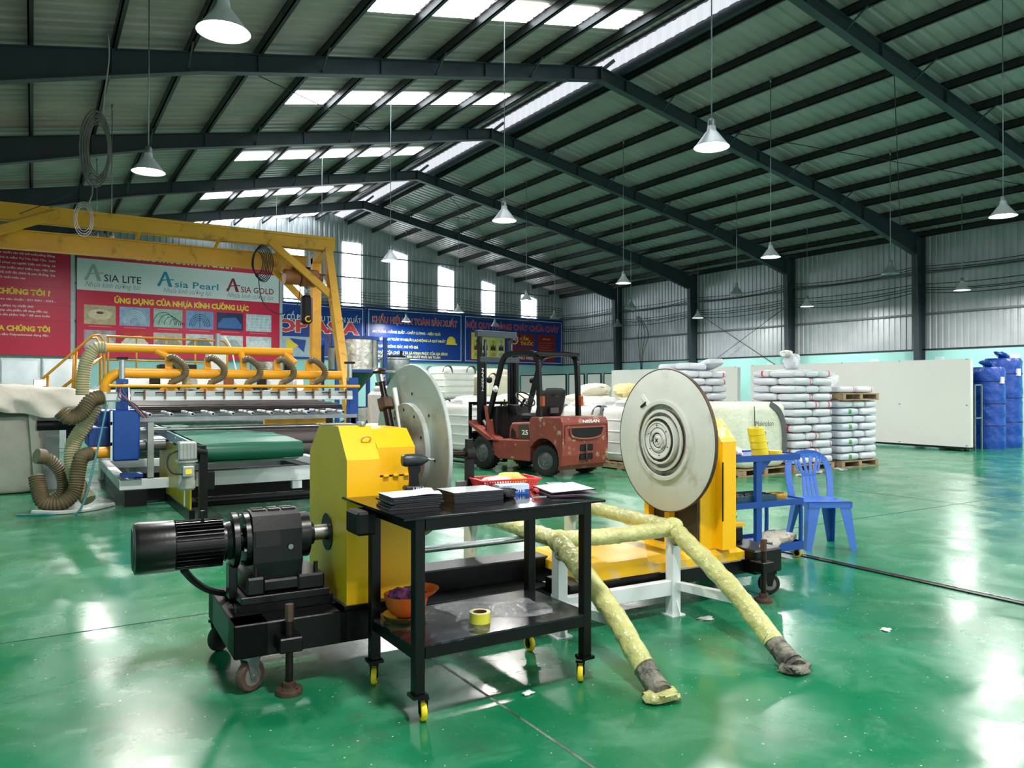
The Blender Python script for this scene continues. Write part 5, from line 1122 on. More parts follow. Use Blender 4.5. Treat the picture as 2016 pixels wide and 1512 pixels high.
for k in range(12):
    c, r_ = k % 6, k//6; x0 = -23.98+1.215*c; z0 = 3.87 if r_ == 0 else 2.95; z1 = z0+(.73 if r_ == 0 else .70); x1 = x0+1.08
    MB().box(x0, x1, -.205, -.2, z0, z1).build('photo_print', mat('print %d' % k, PHC[k][0], .45, var=.25, scale=6), RB); B = mat('print detail %d' % k, PHC[k][1], .45, var=.2, scale=9); KK = TXK
    cx, cz = (x0+x1)/2, (z0+z1)/2; m = MB(); mt_ = B
    if k == 0: m.prism([(cx+.42*math.cos(a), cz+.02+.2*math.sin(a)) for a in [2*PI*i/24 for i in range(24)]], 1, -.2075, -.205); m.build('print_shape', B, RB); m = MB(); m.prism([(cx+.13*math.cos(a), cz+.08+.05*math.sin(a)) for a in [2*PI*i/16 for i in range(16)]], 1, -.2085, -.2075); mt_ = mat('dark roof print', (90, 60, 56), .5)
    elif k in (1, 2, 3):
        for q in range(6 if k == 2 else 4):
            s_ = 1-.16*q; xx = cx-.15+.14*q if k == 2 else cx; m.tube([(xx+.40*s_*math.cos(a), -.2065, z0+.10+.5*s_*math.sin(a)) for a in [PI*i/14 for i in range(15)]], .010, 4)
        if k == 3: m.tube([(cx, -.2065, z0+.1), (cx, -.2065, z0+.6)], .01, 4)
        mt_ = KK if k != 1 else TXW
    elif k == 5:
        for q in range(5): m.beam((x0+.1+.2*q, -.2065, z0+.05), (x0+.2+.2*q, -.2065, z1-.05), .003, .025, (0, 0, 1)); m.box(x0+.08, x1-.05, -.208, -.206, z0+.1+.12*q, z0+.12+.12*q)
        mt_ = TXW
    else:
        m.box(x0+.06, x1-.06, -.207, -.205, z0+.08, z0+.30); m.prism([(x0+.1, z0+.3), (x1-.1, z0+.3), (x1-.3, z0+.55), (x0+.25, z0+.5)], 1, -.2075, -.2055); mt_ = B
    m.build('print_shape', mt_, RB); MB().box(x0+.15, x1-.15, -.203, -.2, z0-.10, z0-.06).build('caption_line', mat('pink caption', (222, 110, 130), .5), RB)
# ------------------------------------------------------------------ gantry crane
GC = thing('gantry_crane', 'yellow steel gantry crane spanning the extrusion line', 'crane', (2.0, 17.0, 0), 0)
MB().box(-5.6, 3.80, -.16, .16, 4.80, 4.86).build('top_flange', GANT, GC); MB().box(-5.6, 3.80, -.14, -.02, 4.56, 4.80).build('top_beam', GANT, GC); MB().box(-5.6, 3.80, .06, .16, 4.56, 4.80).build('top_beam', GANT, GC)
MB().box(-5.6, 3.30, .34, .36, 4.10, 4.44).build('runway_web', GANT, GC); MB().box(-5.6, 3.30, .27, .43, 4.08, 4.105).build('runway_flange', GANT, GC); MB().box(-5.6, 3.30, .27, .43, 4.43, 4.455).build('runway_flange', GANT, GC)
for x in (-2.2, -.2, 1.3, 2.6): MB().beam((x, -.08, 4.57), (x, .34, 4.46), .07, .03).build('hanger', GANT, GC)
MB().beam((3.65, -.06, 4.58), (3.65, -1.85, 0.0), .22, .17, (1, 0, 0)).build('front_leg', GANT, GC); MB().box(3.55, 3.76, .70, .92, 0, 4.5).build('rear_leg', mat('deep yellow paint', (226, 160, 18), .4, var=.1), GC)
MB().beam((3.65, .1, 4.62), (3.65, .85, 4.45), .2, .2).build('leg_head', GANT, GC)
MB().beam((2.35, -.16, 4.62), (3.66, -.50, 3.45), .15, .09, (0, 1, 0)).build('knee_brace', GANT, GC); MB().beam((2.55, .40, 4.12), (3.62, .75, 3.25), .13, .09, (0, 1, 0)).build('knee_brace', GANT, GC); MB().beam((-2.6, -.14, 4.30), (-1.6, -.16, 4.74), .16, .07, (0, 1, 0)).build('knee_brace', GANT, GC)
MB().box(3.4, 3.9, -2.0, 1.1, 0, .12).build('end_carriage', GANT, GC)
HO = thing('chain_hoist', 'orange electric hoist with black hook block under the gantry beam', 'hoist', (5.05, 16.86, 4.10), 0)
HOR = mat('rusty orange hoist paint', (150, 92, 48), .5, var=.25, scale=8)
MB().cyl((-.38, .06, -.20), (-.05, .06, -.20), .17, n=20).build('motor', HOR, HO); MB().box(-.02, .36, -.10, .24, -.38, -.02, .03).build('gear_case', HOR, HO); MB().cyl((.36, .06, -.2), (.46, .06, -.2), .13, n=16).build('brake_cover', HOR, HO); m = MB(); m.box(-.1, .3, .36, .40, -.1, .1); m.box(-.1, .3, .36, .62, -.06, -.02); m.box(-.1, .3, -.05, .40, -.06, -.02); m.build('trolley_bracket', BLKM, HO)
MB().cyl((.12, .06, -.36), (.12, .06, -.60), .012, n=8).build('chain', STEEL, HO); MB().box(.00, .24, -.06, .18, -1.22, -.58, .06).build('hook_block', BLKM, HO); m = MB(); m.tube(arc((.12, -.07, -1.12), .06, 60, 330, 14), .016, 8); m.build('hook', YELW, HO)
o = MB()
for k in range(7): o.tube([(.22*math.sin(2*PI*i/18)*(.5+.07*k)+.02*k, .03*math.sin(k+i), -.38-.42*math.cos(2*PI*i/18)*(.6+.06*k)) for i in range(19)], .011, 5, cap=False)
o = o.build('cable_coil', CAB); o.location = (4.05, 16.72, 4.50); tag(o, 'coil of black control cable hanging from the gantry beam near the hoist', 'cable')
o = MB().tube(curve([(4.05, 16.7, 3.9), (4.15, 16.68, 3.3), (4.5, 16.7, 3.05), (4.9, 16.75, 3.25), (5.0, 16.8, 3.75)], 8), .011, 5).build('pendant_cable', CAB); tag(o, 'black cable looping from the cable coil to the hoist', 'cable')
GREY = mat('pale grey cable', (170, 168, 160), .5)
RC = thing('hanging_cable', 'grey cable in a loose coil hanging from the roof at left', 'cable', (1.0, 14.0, 0), 0)
MB().tube(curve([(.05, .4, 7.32), (.02, .05, 7.2), (.03, 0, 6.8), (-.03, 0, 6.2), (-.05, 0, 5.9)], 6), .012, 6).build('drop', GREY, RC)
m = MB()
for k in range(8): m.tube([(-.12-.02*k*.3+(.14+.012*k)*math.sin(2*PI*i/20), .03*math.sin(3*k+i), 5.30+(.42+.05*k*.6)*math.cos(2*PI*i/20)) for i in range(21)], .010, 5, cap=False)
m.build('coil', mat('darker grey cable', (110, 108, 104), .5), RC)
m = MB(); m.tube(curve([(-.22, 0, 4.85), (-.20, 0, 4.6), (-.25, 0, 4.4)], 6), .012, 6)
for k in range(3): m.tube([(-.32+(.10+.02*k)*math.sin(2*PI*i/18), .02*k, 4.15+(.20+.04*k)*math.cos(2*PI*i/18)) for i in range(19)], .007, 5, cap=False)
m.build('lower_coil', mat('darker grey cable', (110, 108, 104), .5), RC)
MB().tube(curve([(-.22, 0, 4.9), (-.5, .3, 4.6), (-1.2, 1.2, 4.35)], 8), .007, 5).build('tie_wire', CAB, RC)

# ------------------------------------------------------------------ sheet line: haul-off stand with yellow air pipes
SLN = thing('haul_off_machine', 'blue and white haul-off stand with yellow air pipes of the sheet line', 'machine', (2.4, 10.5, 0), 0)
def q(x, y, z): return (x-2.4, y-10.5, z)
def wbox(nm, x0, x1, y0, y1, z0, z1, mt, c=0.0, par=None): return MB().box(x0-2.4, x1-2.4, y0-10.5, y1-10.5, z0, z1, c).build(nm, mt, par or SLN)
for nm, a, b, c, d, e, f in (('base_beam', .90, 4.0, 10.45, 10.57, .20, .32), ('base_beam', .90, 4.0, 13.4, 13.52, .20, .32), ('base_beam', .90, 1.02, 10.58, 13.39, .20, .32), ('base_beam', 3.88, 4.0, 10.58, 13.39, .20, .32)): wbox(nm, a, b, c, d, e, f, WHITE, .004)
for x in (.95, 3.7): wbox('skid', x, x+.25, 10.40, 13.6, 0, .20, BLK)
wbox('cross_skid', 1.2, 3.7, 10.7, 10.9, .02, .18, BLK); wbox('cross_skid', 1.2, 3.7, 12.6, 12.8, .02, .18, BLK)
wbox('blue_cabinet', .82, 1.12, 10.42, 11.0, .56, 1.18, BLUE, .02); wbox('cabinet_back', .72, 1.02, 11.02, 11.9, .60, 1.16, BLUE, .01); wbox('lower_box', .58, .82, 10.8, 11.5, .72, .96, BLUE, .01); wbox('cabinet_edge', .80, .822, 10.43, 10.46, .57, 1.17, WHITE)
wbox('foot_ramp', .92, 1.15, 10.36, 10.62, .36, .40, BLUE)
for z in (.75, 1.0): wbox('cabinet_latch', .79, .82, 10.43, 10.47, z, z+.04, BLKM)
wbox('blue_column', .87, 1.0, 10.52, 10.66, 1.18, 1.56, BLUE, .004); wbox('blue_column', 3.84, 3.97, 10.52, 10.66, .6, 1.60, BLUE, .004)
for x in (.935, 3.86): MB().cyl(q(x, 10.58, 1.56), q(x, 10.58, 1.80), .036, n=16).build('air_cylinder', STEEL, SLN); wbox('cylinder_cap', x-.06, x+.06, 10.52, 10.64, 1.80, 1.83, BLKM)
wbox('end_cover', .70, .92, 10.50, 10.62, 1.28, 1.40, WHITE, .02)
wbox('clamp_bar_upper', 1.02, 3.86, 10.46, 10.52, 1.345, 1.415, mat('light grey bar', (186, 190, 192), .4), .004); wbox('clamp_bar_lower', 1.02, 3.86, 10.45, 10.53, 1.29, 1.343, WHITE, .004)
for k in range(12):
    x = 1.16+.235*k; wbox('clamp', x, x+.022, 10.425, 10.455, 1.31, 1.44, mat('bronze clamp', (120, 84, 60), .5, .4)); wbox('clamp_lever', x-.10, x+.01, 10.42, 10.44, 1.385, 1.40, BLKM)
MB().cyl(q(.78, 10.42, 1.475), q(3.95, 10.42, 1.475), .021, n=12).build('thin_air_pipe', PIPEY, SLN)
MB().tube([Vector(q(3.76, 10.66, 1.635)), Vector(q(1.05, 10.66, 1.635))]+[Vector(q(*p)) for p in arc((.95, 10.66, 1.44), .195, 95, 180, 8)]+[Vector(q(.755, 10.66, 1.40))], .062, 18).build('lower_air_pipe', PIPEY, SLN)
MB().cyl(q(.76, 10.82, 1.955), q(3.10, 10.82, 1.955), .054, n=18).build('upper_air_pipe', PIPEY, SLN)
MB().cyl(q(.62, 10.62, .66), q(.86, 10.62, .66), .07, n=16).build('pipe_stub', PIPEY, SLN)
for x in (1.47, 1.94, 2.40, 2.85, 3.29):
    MB().prism([(x-.03-2.4, 1.60), (x+.07-2.4, 1.60), (x+.05-2.4, 1.80), (x-.03-2.4, 1.84)], 1, .19, .22).build('pipe_bracket', PIPEY, SLN)
    MB().prism([(x-.14-2.4, 1.40), (x+.12-2.4, 1.40), (x+.05-2.4, 1.49), (x-.07-2.4, 1.49)], 1, .02, .05).build('bracket_foot', PIPEY, SLN)
    m = MB(); hose(m, [q(x, 10.64, 1.82), q(x+.06, 10.58, 1.84), q(x+.18, 10.52, 1.72), q(x+.16, 10.50, 1.60), q(x+.02, 10.47, 1.52), q(x+.02, 10.46, 1.47)], .042, .022, .09, 10); m.build('air_hose', HOSE, SLN)
for x, dx in ((1.35, .22), (2.40, .02), (3.0, .12)):
    MB().cyl(q(x, 10.80, 1.93), q(x+dx, 10.72, 1.80), .042, n=12).build('branch_stub', PIPEY, SLN)
m = MB(); hose(m, [q(1.57, 10.72, 1.80), q(1.66, 10.68, 1.66), q(1.68, 10.62, 1.5), q(1.64, 10.6, 1.40)], .05, .02, .06, 10); m.build('air_hose', HOSEL, SLN)
m = MB(); hose(m, [q(.78, 10.82, 1.955), q(.66, 10.82, 1.94), q(.57, 10.82, 1.80), q(.53, 10.82, 1.6), q(.52, 10.82, 1.36)], .075, .03, .07, 12); m.build('supply_hose', HOSEL, SLN)
# rollers and rods
RODD = mat('dark rubber roller', (66, 56, 56), .5, var=.2)
for k, (y, z) in enumerate(((10.75, 1.19), (10.95, 1.21), (11.2, 1.22), (11.5, 1.23), (11.9, 1.24))): MB().cyl(q(1.1, y, z), q(3.8, y, z), .03, n=12).build('cross_roller', RODD, SLN)
for k in range(11):
    x = 1.22+.25*k; MB().cyl(q(x, 11.15, 1.13), q(x+.02, 10.52, 1.115), .024, n=10).build('support_roller', WHITE, SLN); MB().cyl(q(x+.02, 10.52, 1.115), q(x+.021, 10.49, 1.114), .014, n=8).build('roller_pin', BLKM, SLN)
wbox('roller_rail', 1.12, 3.95, 10.50, 10.58, 1.03, 1.08, GALV); wbox('roller_rail', 1.12, 3.95, 11.2, 11.26, 1.03, 1.09, GALV)
for x in (1.22, 3.86): wbox('rail_post', x, x+.07, 10.52, 10.60, .33, 1.03, ALU)
MB().cyl(q(1.15, 10.7, .92), q(3.8, 10.7, .92), .03, n=12).build('cross_roller', STEEL, SLN); MB().cyl(q(1.1, 10.75, .72), q(3.9, 10.75, .72), .07, n=14).build('nip_roller', mat('grey nip roller', (96, 100, 98), .4, .3), SLN)
wbox('ochre_guard', 2.85, 3.75, 11.3, 11.4, .86, 1.0, YELW)
for k, c_ in enumerate(((40, 90, 130), (190, 90, 90), (40, 40, 46))):
    MB().tube(curve([q(.96, 10.50, 1.52), q(.92-.02*k, 10.40, 1.45-.05*k), q(1.02+.02*k, 10.40, 1.25), q(1.16+.02*k, 10.42, 1.08)], 6), .008, 5).build('air_line', mat('air line %d' % k, c_, .5), SLN)
# hoses at the left end, on the floor
m = MB(); hose(m, [(.72, 10.55, 1.34), (.60, 10.5, 1.30), (.48, 10.45, 1.14), (.36, 10.4, 1.10), (.27, 10.4, 1.18)], .085, .03, .09, 14); o = m.build('ribbed_hose', HOSE); tag(o, 'short tan ribbed hose curling left from the pipe elbow', 'hose', 'ribbed hoses left of the machine')
m = MB(); hose(m, [(.66, 10.75, 1.36), (.64, 10.75, 1.2), (.55, 10.75, 1.0), (.42, 10.75, .75), (.42, 10.7, .45), (.5, 10.6, .22), (.58, 10.5, .10)], .085, .03, .06, 14); o = m.build('ribbed_hose', HOSEL); tag(o, 'long pale ribbed hose dropping to the floor beside the blue cabinet', 'hose', 'ribbed hoses left of the machine')
m = MB(); hose(m, [(.60, 10.58, .66), (.50, 10.5, .62), (.46, 10.45, .45), (.42, 10.4, .22), (.28, 10.35, .10), (.12, 10.4, .12), (.06, 10.5, .30), (.04, 10.55, .42)], .082, .03, .09, 14); o = m.build('ribbed_hose', HOSE); tag(o, 'dark tan ribbed hose looping on the floor from the yellow stub', 'hose', 'ribbed hoses left of the machine')
m = MB(); hose(m, [(.10, 10.75, .62), (.2, 10.8, .56), (.30, 10.85, .40), (.32, 10.85, .2), (.22, 10.85, .09)], .07, .03, .09, 12); m.tube([(.04, 10.72, .64), (.12, 10.76, .62)], .09, 14); o = m.build('ribbed_hose', HOSE); tag(o, 'open-ended ribbed hose with metal collar standing on the floor', 'hose', 'ribbed hoses left of the machine')
for k, (c_, P_) in enumerate((((60, 130, 140), [(.75, 10.3, 1.25), (.62, 10.2, .6), (.45, 10.1, .03), (.1, 10.2, .014), (-.15, 10.3, .014)]), ((200, 200, 196), [(.0, 10.35, .03), (.3, 10.2, .02), (.6, 10.3, .02), (.85, 10.6, .02)]))):
    o = MB().tube(curve(P_, 8), .012+.012*k, 6).build('air_tube', mat('tube colour %d' % k, c_, .4)); tag(o, ('thin teal air tube trailing over the floor at left', 'white plastic conduit lying on the floor at left')[k], 'tube')

# ------------------------------------------------------------------ belt conveyor
CV = thing('belt_conveyor', 'green belt conveyor with yellow side panel and grey gear motor', 'conveyor', (1.5, 8.7, 0), 0)
def cb(nm, x0, x1, y0, y1, z0, z1, mt, c=0.0): return MB().box(x0-1.5, x1-1.5, y0-8.7, y1-8.7, z0, z1, c).build(nm, mt, CV)
def cq(x, y, z): return (x-1.5, y-8.7, z)
o = MB().prism([(0, .76), (3.15, .83), (3.15, .93), (0, .86)], 0, -.05, -.02).build('side_rail', mat('grey blue rail paint', (168, 184, 196), .4), CV)
cb('yellow_side_panel', 1.455, 1.475, 8.95, 11.3, .12, .76, mat('olive yellow panel paint', (206, 170, 24), .35, var=.1), .002); cb('panel_strip', 1.448, 1.456, 9.25, 9.31, .12, .76, WHITE); cb('panel_plinth', 1.44, 1.50, 8.9, 11.4, 0, .12, BLK)
for y in (9.4, 9.9, 10.5, 11.0): MB().cyl(cq(1.445, y, .85), cq(1.452, y, .85), .013, n=8).build('rail_bolt', STEEL, CV)
def bf(u, v):
    x = 1.53+1.10*u; yb = 11.75-1.75*max(0, u-.25)/.75-.06*math.sin(u*23); y = 8.74+(yb-8.74)*v; return (x-1.5, y-8.7, .845+.085*(y-8.74)/3.1+.004*math.sin(9*v+4*u))
m = MB().grid(bf, 16, 16); m.add([(a, b, c-.006) for a, b, c in m.v], [f[::-1] for f in m.f], True); m.build('belt_top', GRNB, CV, fix=False)
MB().tube([cq(1.54, 8.75, .755), cq(2.62, 8.75, .755)], .092, 26).build('belt_nose', mat('dark green belt nose', (18, 84, 62), .35, var=.08), CV)
def br(u, v): return (1.55+1.05*u-1.5, .05+.9*v, .66-.05*math.sin(PI*v)-.03*u*v)
m = MB().grid(br, 8, 8); m.add([(a, b, c-.006) for a, b, c in m.v], [f[::-1] for f in m.f], True); m.build('belt_return', GRNB, CV, fix=False)
MB().cyl(cq(1.44, 8.75, .755), cq(2.95, 8.75, .755), .058, n=16).build('drive_roller', RODD, CV)
for k in range(17):
    y = 9.35+.14*k; MB().cyl(cq(1.55, y, .80+.07*(y-8.74)/3.1), cq(4.15, y, .80+.07*(y-8.74)/3.1), .034, n=10).build('idler_roller', RODD, CV)
cb('right_rail', 4.15, 4.20, 8.95, 11.7, .72, .86, ALU); cb('right_leg', 4.13, 4.21, 9.0, 9.08, 0, .72, BLK); cb('right_leg', 4.13, 4.21, 11.5, 11.58, 0, .72, BLK)
cb('front_leg', 1.50, 1.58, 8.62, 8.70, .0, .78, BLK); cb('drive_plate', 1.50, 1.56, 8.60, 8.86, .66, .84, BLK); cb('switch_box', 1.56, 1.66, 8.66, 8.78, .36, .56, BLK, .01)
cb('cross_beam', 1.62, 4.12, 9.55, 9.65, .30, .47, WHITE, .004); cb('beam_foot', 2.75, 2.87, 9.56, 9.64, .20, .30, WHITE); 
for z, y in ((.16, 9.3), (.10, 9.45)): MB().cyl(cq(1.5, y, z), cq(4.1, y, z), .03, n=10).build('floor_rod', BLKM, CV)
gm = bpy.data.objects.new('gear_motor', None); COL.objects.link(gm); gm.parent = CV; gm.location = cq(1.37, 8.62, 0); gm.empty_display_size = .05
GRM = mat('grey motor paint', (150, 150, 142), .45, .2, var=.1)
MB().box(-.09, .09, -.08, .08, .70, .89, .015).build('worm_gearbox', ALU, gm)
for k in range(5): MB().box(-.07+.035*k-.006, -.07+.035*k+.006, -.092, -.08, .72, .87).build('gearbox_fin', ALU, gm)
MB().lathe([(0, 0), (.11, 0), (.11, .02), (0, .02)], (0, 0, .675), n=24).build('flange', ALU, gm); MB().lathe([(0, .0), (.07, .0), (.088, .02), (.088, .09), (.08, .1), (.08, .29), (0, .29)], (0, 0, .385), n=24).build('motor_body', GRM, gm)
MB().box(-.055, .055, -.125, -.07, .53, .64, .008).build('terminal_box', ALU, gm); MB().box(-.03, .03, -.13, -.125, .56, .61).build('yellow_plate', TXY, gm); MB().cyl((.09, 0, .79), (.2, 0, .77), .035, n=14).build('output_hub', BLKM, gm)
MB().tube(curve([(-.09, -.02, .8), (-.17, -.04, .76), (-.19, -.06, .66), (-.15, -.1, .58), (-.055, -.1, .56)], 6), .012, 6).build('cable', CAB, gm)

# ------------------------------------------------------------------ extruder and platform behind
EX = thing('extruder', 'dark extruder body with cream control cabinet behind the air pipes', 'machine', (3.0, 14.6, 0), 0)
MB().box(-1.6, 2.2, -.6, .6, .0, .72, .02).build('base', mat('grey extruder base', (120, 126, 130), .5), EX); MB().box(-1.5, 1.9, -.3, .3, .74, 1.06, .03).build('barrel_cover', BLK, EX); MB().box(-1.15, -.55, -.2, .2, 1.50, 1.86, .01).build('dark_hood', BLKM, EX); MB().box(-1.1, -.6, -.15, .15, 1.06, 1.5).build('hood_neck', BLKM, EX)
MB().box(-.34, -.05, -.18, .18, 1.06, 2.10, .006).build('cream_cabinet', mat('cream cabinet paint', (206, 206, 196), .45), EX)
MB().cyl((-.12, .22, 1.1), (-.12, .22, 2.45), .045, n=14).build('steel_column', GALV, EX)
MB().tube(curve([(.0, .22, 2.40), (.12, .25, 2.2), (.2, .3, 1.9), (.3, .3, 1.5)], 6), .014, 6).build('hose_line', TXW, EX)
for x in (.5, .95, 1.4): MB().box(x, x+.22, -.2, .2, 1.06, 1.28+.1*math.sin(x*5), .01).build('valve_block', BLKM, EX); MB().cyl((x+.3, 0, 1.06), (x+.3, 0, 1.45), .07, n=12).build('pressure_pot', ALU, EX)
for x in (-1.9, -1.45): MB().cyl((x, -.1, .0), (x, -.1, .95), .16, n=16).build('drum', BLKM, EX)
MB().cyl((-2.95, -2.2, .93), (-1.9, -2.2, .93), .07, n=14).build('feed_screw_tube', BLKM, EX); MB().cyl((-2.2, -2.2, .93), (-1.95, -2.2, .93), .11, n=14).build('tube_coupling', BLKM, EX); MB().box(-2.6, -2.5, -2.25, -2.15, 0, .88).build('tube_stand', BLK, EX); MB().box(-1.92, -1.5, -2.3, -.5, .7, 1.0).build('feed_duct', GALV, EX)
CAL = thing('calender_stand', 'white calender stand with steel rolls between extruder and haul-off', 'machine', (2.6, 13.76, 0), 0)
for x in (-1.35, 1.45): MB().prism([(-.20, 0), (.20, 0), (.20, 1.25), (.12, 1.62), (-.12, 1.62), (-.20, 1.25)], 0, x-.06, x+.06).build('side_frame', WHITE, CAL)
for k, (z, r_) in enumerate(((.55, .16), (.90, .16), (1.25, .16))): MB().cyl((-1.29, 0, z), (1.39, 0, z), r_, n=24).build('calender_roll', STEEL, CAL)
MB().box(-1.29, 1.39, -.10, .10, 1.47, 1.60, .01).build('top_beam', WHITE, CAL)
for k, x in enumerate((-1.0, -.45, .15, .7, 1.15)):
    MB().box(x, x+.16, -.16, -.10, 1.42, 1.62+.05*(k % 2), .008).build('adjuster_box', (BLKM, ALU, mat('brown card', (128, 72, 44), .8), BLKM, ALU)[k], CAL); MB().cyl((x+.08, -.05, 1.6), (x+.08, -.05, 1.72), .022, n=10).build('adjuster_screw', STEEL, CAL)
for x in (-1.6, 1.7): MB().box(x-.1, x+.1, -.2, .2, 0, 1.05, .01).build('drive_cabinet', (BLUE if x > 0 else mat('pale steel sheet', (196, 204, 208), .35, .4)), CAL)
MB().cyl((1.5, 0, .9), (1.75, 0, .9), .09, n=14).build('drive_coupling', YELW, CAL)
PT = thing('platform_stair', 'white stair with yellow handrails leading to a machine platform', 'stairs', (1.2, 17.0, 0), 0)
RAIL = mat('orange yellow handrail', (214, 146, 30), .4, var=.1)
MB().box(0, 4.2, -.1, 1.6, 1.42, 1.50).build('deck', BLK, PT)
for x in (.1, 2.1, 4.1):
    for y in (-.05, 1.5): MB().box(x-.04, x+.04, y-.04, y+.04, 0, 1.42).build('deck_post', WHITE, PT)
for y in (-.08, .9):
    MB().beam((-1.55, y, .12), (-.02, y, 1.46), .05, .16).build('stringer', WHITE, PT)
    m = MB(); m.tube([(-1.30, y, 1.36), (-.22, y, 2.46), (-.10, y, 2.48), (-.02, y, 2.36), (-.02, y, 1.5)], .024, 10); m.build('handrail', RAIL, PT); m = MB(); m.tube([(-.78, y, 1.38), (-.05, y, 2.05)], .020, 8); m.build('mid_rail', RAIL, PT)
    for x in (-.98, -.52): MB().cyl((x, y, .7+.85*(x+1.2)), (x+.03, y, 1.66+1.02*(x+1.0)), .02, n=8).build('baluster', RAIL, PT)
for k in range(6): MB().box(-1.42+.25*k, -1.2+.25*k, -.06, .88, .26+.21*k, .28+.21*k).build('tread', GALV, PT)
m = MB(); m.tube([(.02, -.08, 2.46), (2.2, -.08, 2.44), (2.28, -.08, 2.36), (2.28, -.08, 1.5)], .022, 8); m.build('handrail', RAIL, PT); m = MB(); m.tube([(.02, -.08, 2.0), (2.28, -.08, 1.98)], .016, 8); m.build('mid_rail', RAIL, PT)
for x in (.05, .55, 1.1, 1.65): MB().cyl((x, -.08, 1.5), (x, -.08, 2.45), .016, n=8).build('baluster', RAIL, PT)
for k, x in enumerate((-1.45, -.62, .16)):
    t = thing('dryer_cabinet', 'pale steel cabinet with glazed front, %s of three at far left' % ('leftmost', 'middle', 'rightmost')[k], 'cabinet', (x, 20.0, 0), 0, 'pale steel cabinets at far left')
    MB().box(0, .76, 0, .8, 0, 2.1, .004).build('body', mat('pale steel sheet', (196, 204, 208), .35, .4), t); MB().box(.05, .71, -.01, 0, 1.05, 2.04).build('glazed_door', mat('hazy glass panel', (206, 216, 220), .12, .2, var=.2, scale=2), t)
    MB().box(.0, .03, -.014, 0, 0, 2.1).build('door_edge', GALV, t); MB().box(.05, .71, -.012, 0, .1, .98).build('lower_door', mat('pale steel sheet', (196, 204, 208), .35, .4), t); MB().box(.66, .69, -.03, -.01, 1.3, 1.5).build('handle', BLKM, t)
WL = thing('work_light', 'bright white work lamp low on the stair', 'lamp', (.10, 14.6, 1.47), 0)
MB().box(-.09, .09, -.05, .03, .0, .12, .01).build('lamp_body', ALU, WL); MB().box(-.075, .075, -.056, -.05, .015, .105).build('lamp_lens', glow('work lamp lens', (236, 246, 255), 45.0), WL); MB().cyl((0, 0, -1.47), (0, 0, 0), .018, n=8).build('stand_pole', GALV, WL); MB().lathe([(0, 0), (.14, 0), (.14, .015), (0, .02)], (0, 0, -1.47), n=16).build('stand_foot', BLK, WL)

# ------------------------------------------------------------------ covered granulator at far left
GR = thing('granulator', 'green granulator under a beige canvas cover at the left edge', 'machine', (-.62, 13.1, 0), 0)
V, F = superell(.74, .66, .56, .22, .3, 40, 22, .016, 4, lambda x, y, z: (x*(1+.04*math.sin(z*9)), y*(1+.03*math.sin(z*7+x*4)), z))
MB().add([(a, b, max(c+.54, .012)) for a, b, c in V], F, True).build('lower_cover', CANV, GR)
MB().box(-.70, .62, -.60, .55, 1.06, 1.40, .02).build('green_housing', mat('dark green machine paint', (28, 84, 66), .4), GR); MB().box(-.72, .64, -.62, .57, 1.06, 1.10).build('housing_rib', mat('dark green machine paint', (28, 84, 66), .4), GR)
def drape(u, v):
    x = -.95+2.62*u; low = 1.33-.26*math.sin(PI*min(1, max(0, (u-.30)/.68)))
    fold = .02*math.sin(21*u+9*v)+.014*math.sin(37*u-14*v)
    topz = 1.47+.03*math.sin(5*u)-.10*max(0, u-.6)
    if v < .55: return (x, .55-1.25*v/.55+fold*.5, topz+fold*.6)
    t = (v-.55)/.45; return (x+.05*t*math.sin(9*u), -.70-.10*math.sin(PI*t*.5)+fold*1.6*t, topz+(low-topz)*t+fold)
m = MB().grid(drape, 80, 30); m.add([(a, b+.004, c-.008) for a, b, c in m.v], [f[::-1] for f in m.f], True); m.build('canvas_drape', CANV, GR, fix=False)
MB().beam((.70, -.62, .0), (.62, -.60, 1.12), .20, .10, (1, 0, 0)).build('canvas_fold', CANV, GR)
MB().box(.35, .95, -.3, .3, 0, 1.12).build('side_frame', mat('pale machine side', (196, 202, 204), .5), GR)

# ------------------------------------------------------------------ hopper dryer, mixer, tote
HD = thing('hopper_dryer', 'aluminium wrapped hopper with green cone on a blue stand', 'hopper', (6.66, 18.0, 0), 0)
FOIL = mat('crinkled aluminium foil', (196, 192, 182), .25, .95, var=.2, scale=3, bump=.9, bscale=5)
MB().lathe([(0, 2.66), (.60, 2.66), (.60, 1.90), (.55, 1.86)], n=48).build('wrapped_tank', FOIL, HD); MB().lathe([(.62, 2.62), (.64, 2.62), (.64, 2.70), (0, 2.72)], n=40).build('lid_ring', BLUE, HD); MB().lathe([(.56, 1.88), (.52, 1.84), (.10, 1.32), (.08, 1.15), (0, 1.15)], n=36).build('cone', mat('dark green cone', (26, 72, 62), .4), HD)
for sx in (-1, 1):
    for sy in (-1, 1): MB().box(sx*.60-.045, sx*.60+.045, sy*.56-.045, sy*.56+.045, 0, 2.68).build('stand_post', BLUE, HD)
for sy in (-1, 1):
    for z in (1.86, .95, .35): MB().box(-.56, .56, sy*.56-.03, sy*.56+.03, z-.035, z+.035).build('stand_rail', BLUE, HD)
    MB().beam((-.56, sy*.56, .38), (.56, sy*.56, .92), .04, .04).build('stand_brace', BLUE, HD)
for sx in (-1, 1): MB().box(sx*.6-.03, sx*.6+.03, -.52, .52, 1.83, 1.89).build('stand_rail', BLUE, HD)
MB().prism([(-.35, .95), (.5, 1.02), (.5, .80), (-.35, .55)], 1, -.66, -.63).build('chute_plate', FOIL, HD); MB().box(-.78, -.56, -.66, -.44, 2.40, 2.74, .02).build('blower_box', BLUE, HD)
HD2 = thing('hopper_tank', 'smaller foil wrapped tank behind the rear gantry leg', 'hopper', (5.0, 19.6, 0), 0)
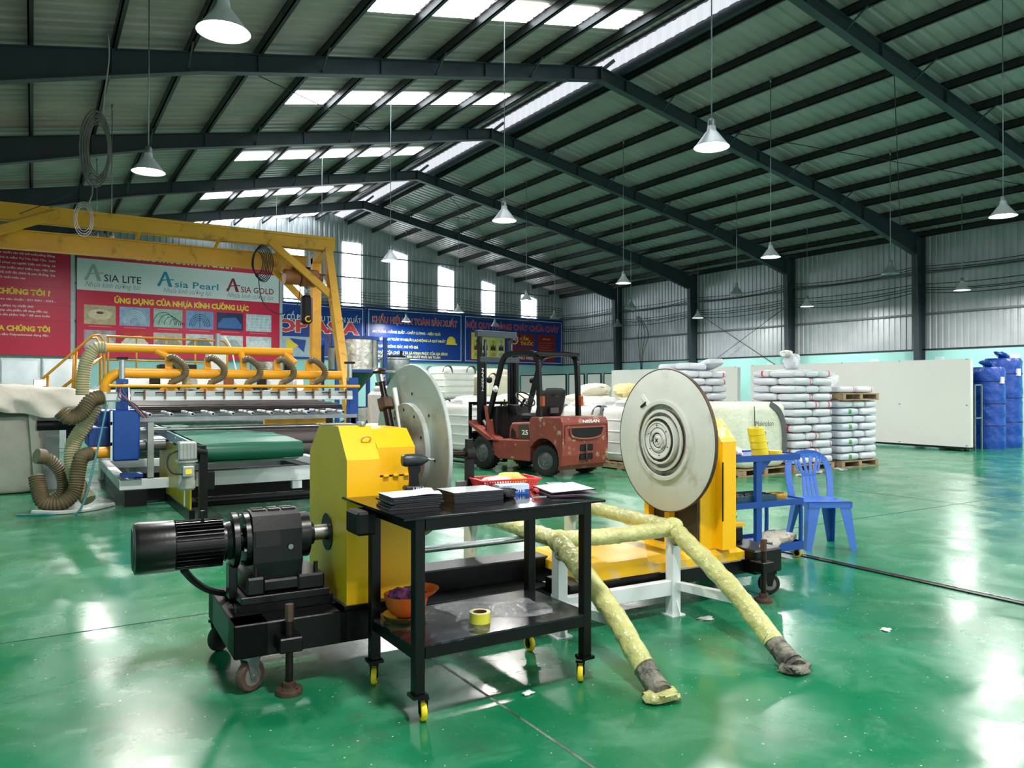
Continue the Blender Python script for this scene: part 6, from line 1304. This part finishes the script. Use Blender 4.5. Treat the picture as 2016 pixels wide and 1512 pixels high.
MB().lathe([(0, 2.1), (.42, 2.1), (.42, 1.2), (.1, .8), (0, .8)], n=32).build('tank', FOIL, HD2)
MB().box(.44, .62, -.1, .1, 1.1, 2.16).build('dark_column', BLKM, HD2)
for sx in (-1, 1):
    for sy in (-1, 1): MB().box(sx*.42-.03, sx*.42+.03, sy*.4-.03, sy*.4+.03, 0, 1.9).build('stand_post', BLUE, HD2)
MX = thing('mixing_tank', 'stainless mixing tank on a black stand left of the jumbo bags', 'tank', (9.05, 21.0, 0), 0)
MB().lathe([(0, 1.62), (.40, 1.62), (.43, 1.66), (.43, 2.28), (.45, 2.30), (.45, 2.34), (0, 2.36)], n=36).build('tank_body', STEEL, MX); MB().box(-.30, .30, -.05, .05, 2.36, 2.42).build('lid_bar', BLKM, MX); MB().prism([(-.45, 1.25), (.45, 1.45), (.45, 1.62), (-.45, 1.62)], 1, -.4, .4).build('drive_base', BLKM, MX); MB().cyl((.2, 0, 2.36), (.2, 0, 2.56), .05, n=12).build('motor_cap', BLKM, MX)
for x in (-.38, .38):
    for y in (-.34, .34): MB().box(x-.04, x+.04, y-.04, y+.04, 0, 1.4).build('leg', BLK, MX)
WT = thing('white_tote', 'white plastic tote half hidden behind the left disc', 'tote', (6.42, 15.0, 0), 0)
MB().box(-.42, .42, -.42, .42, .14, 1.38, .07).build('tote_body', mat('white tote plastic', (222, 224, 226), .5), WT); MB().box(-.32, .36, -.34, .34, 1.37, 1.50, .05).build('tote_shoulder', mat('white tote plastic', (222, 224, 226), .5), WT); MB().box(-.44, .44, -.44, .44, 0, .13).build('tote_base', BLK, WT)
JS = thing('oil_jug', 'white flat board leaning low behind the conveyor', 'board', (5.4, 12.4, 0), 0)
MB().box(-.6, .7, -.6, .6, .78, .82).build('board_top', WHITE, JS)
for x in (-.5, .6):
    for y in (-.5, .5): MB().box(x-.03, x+.03, y-.03, y+.03, 0, .78).build('leg', BLK, JS)
JS.name = 'work_table'; JS['label'] = 'low white topped work table beyond the conveyor'; JS['category'] = 'table'
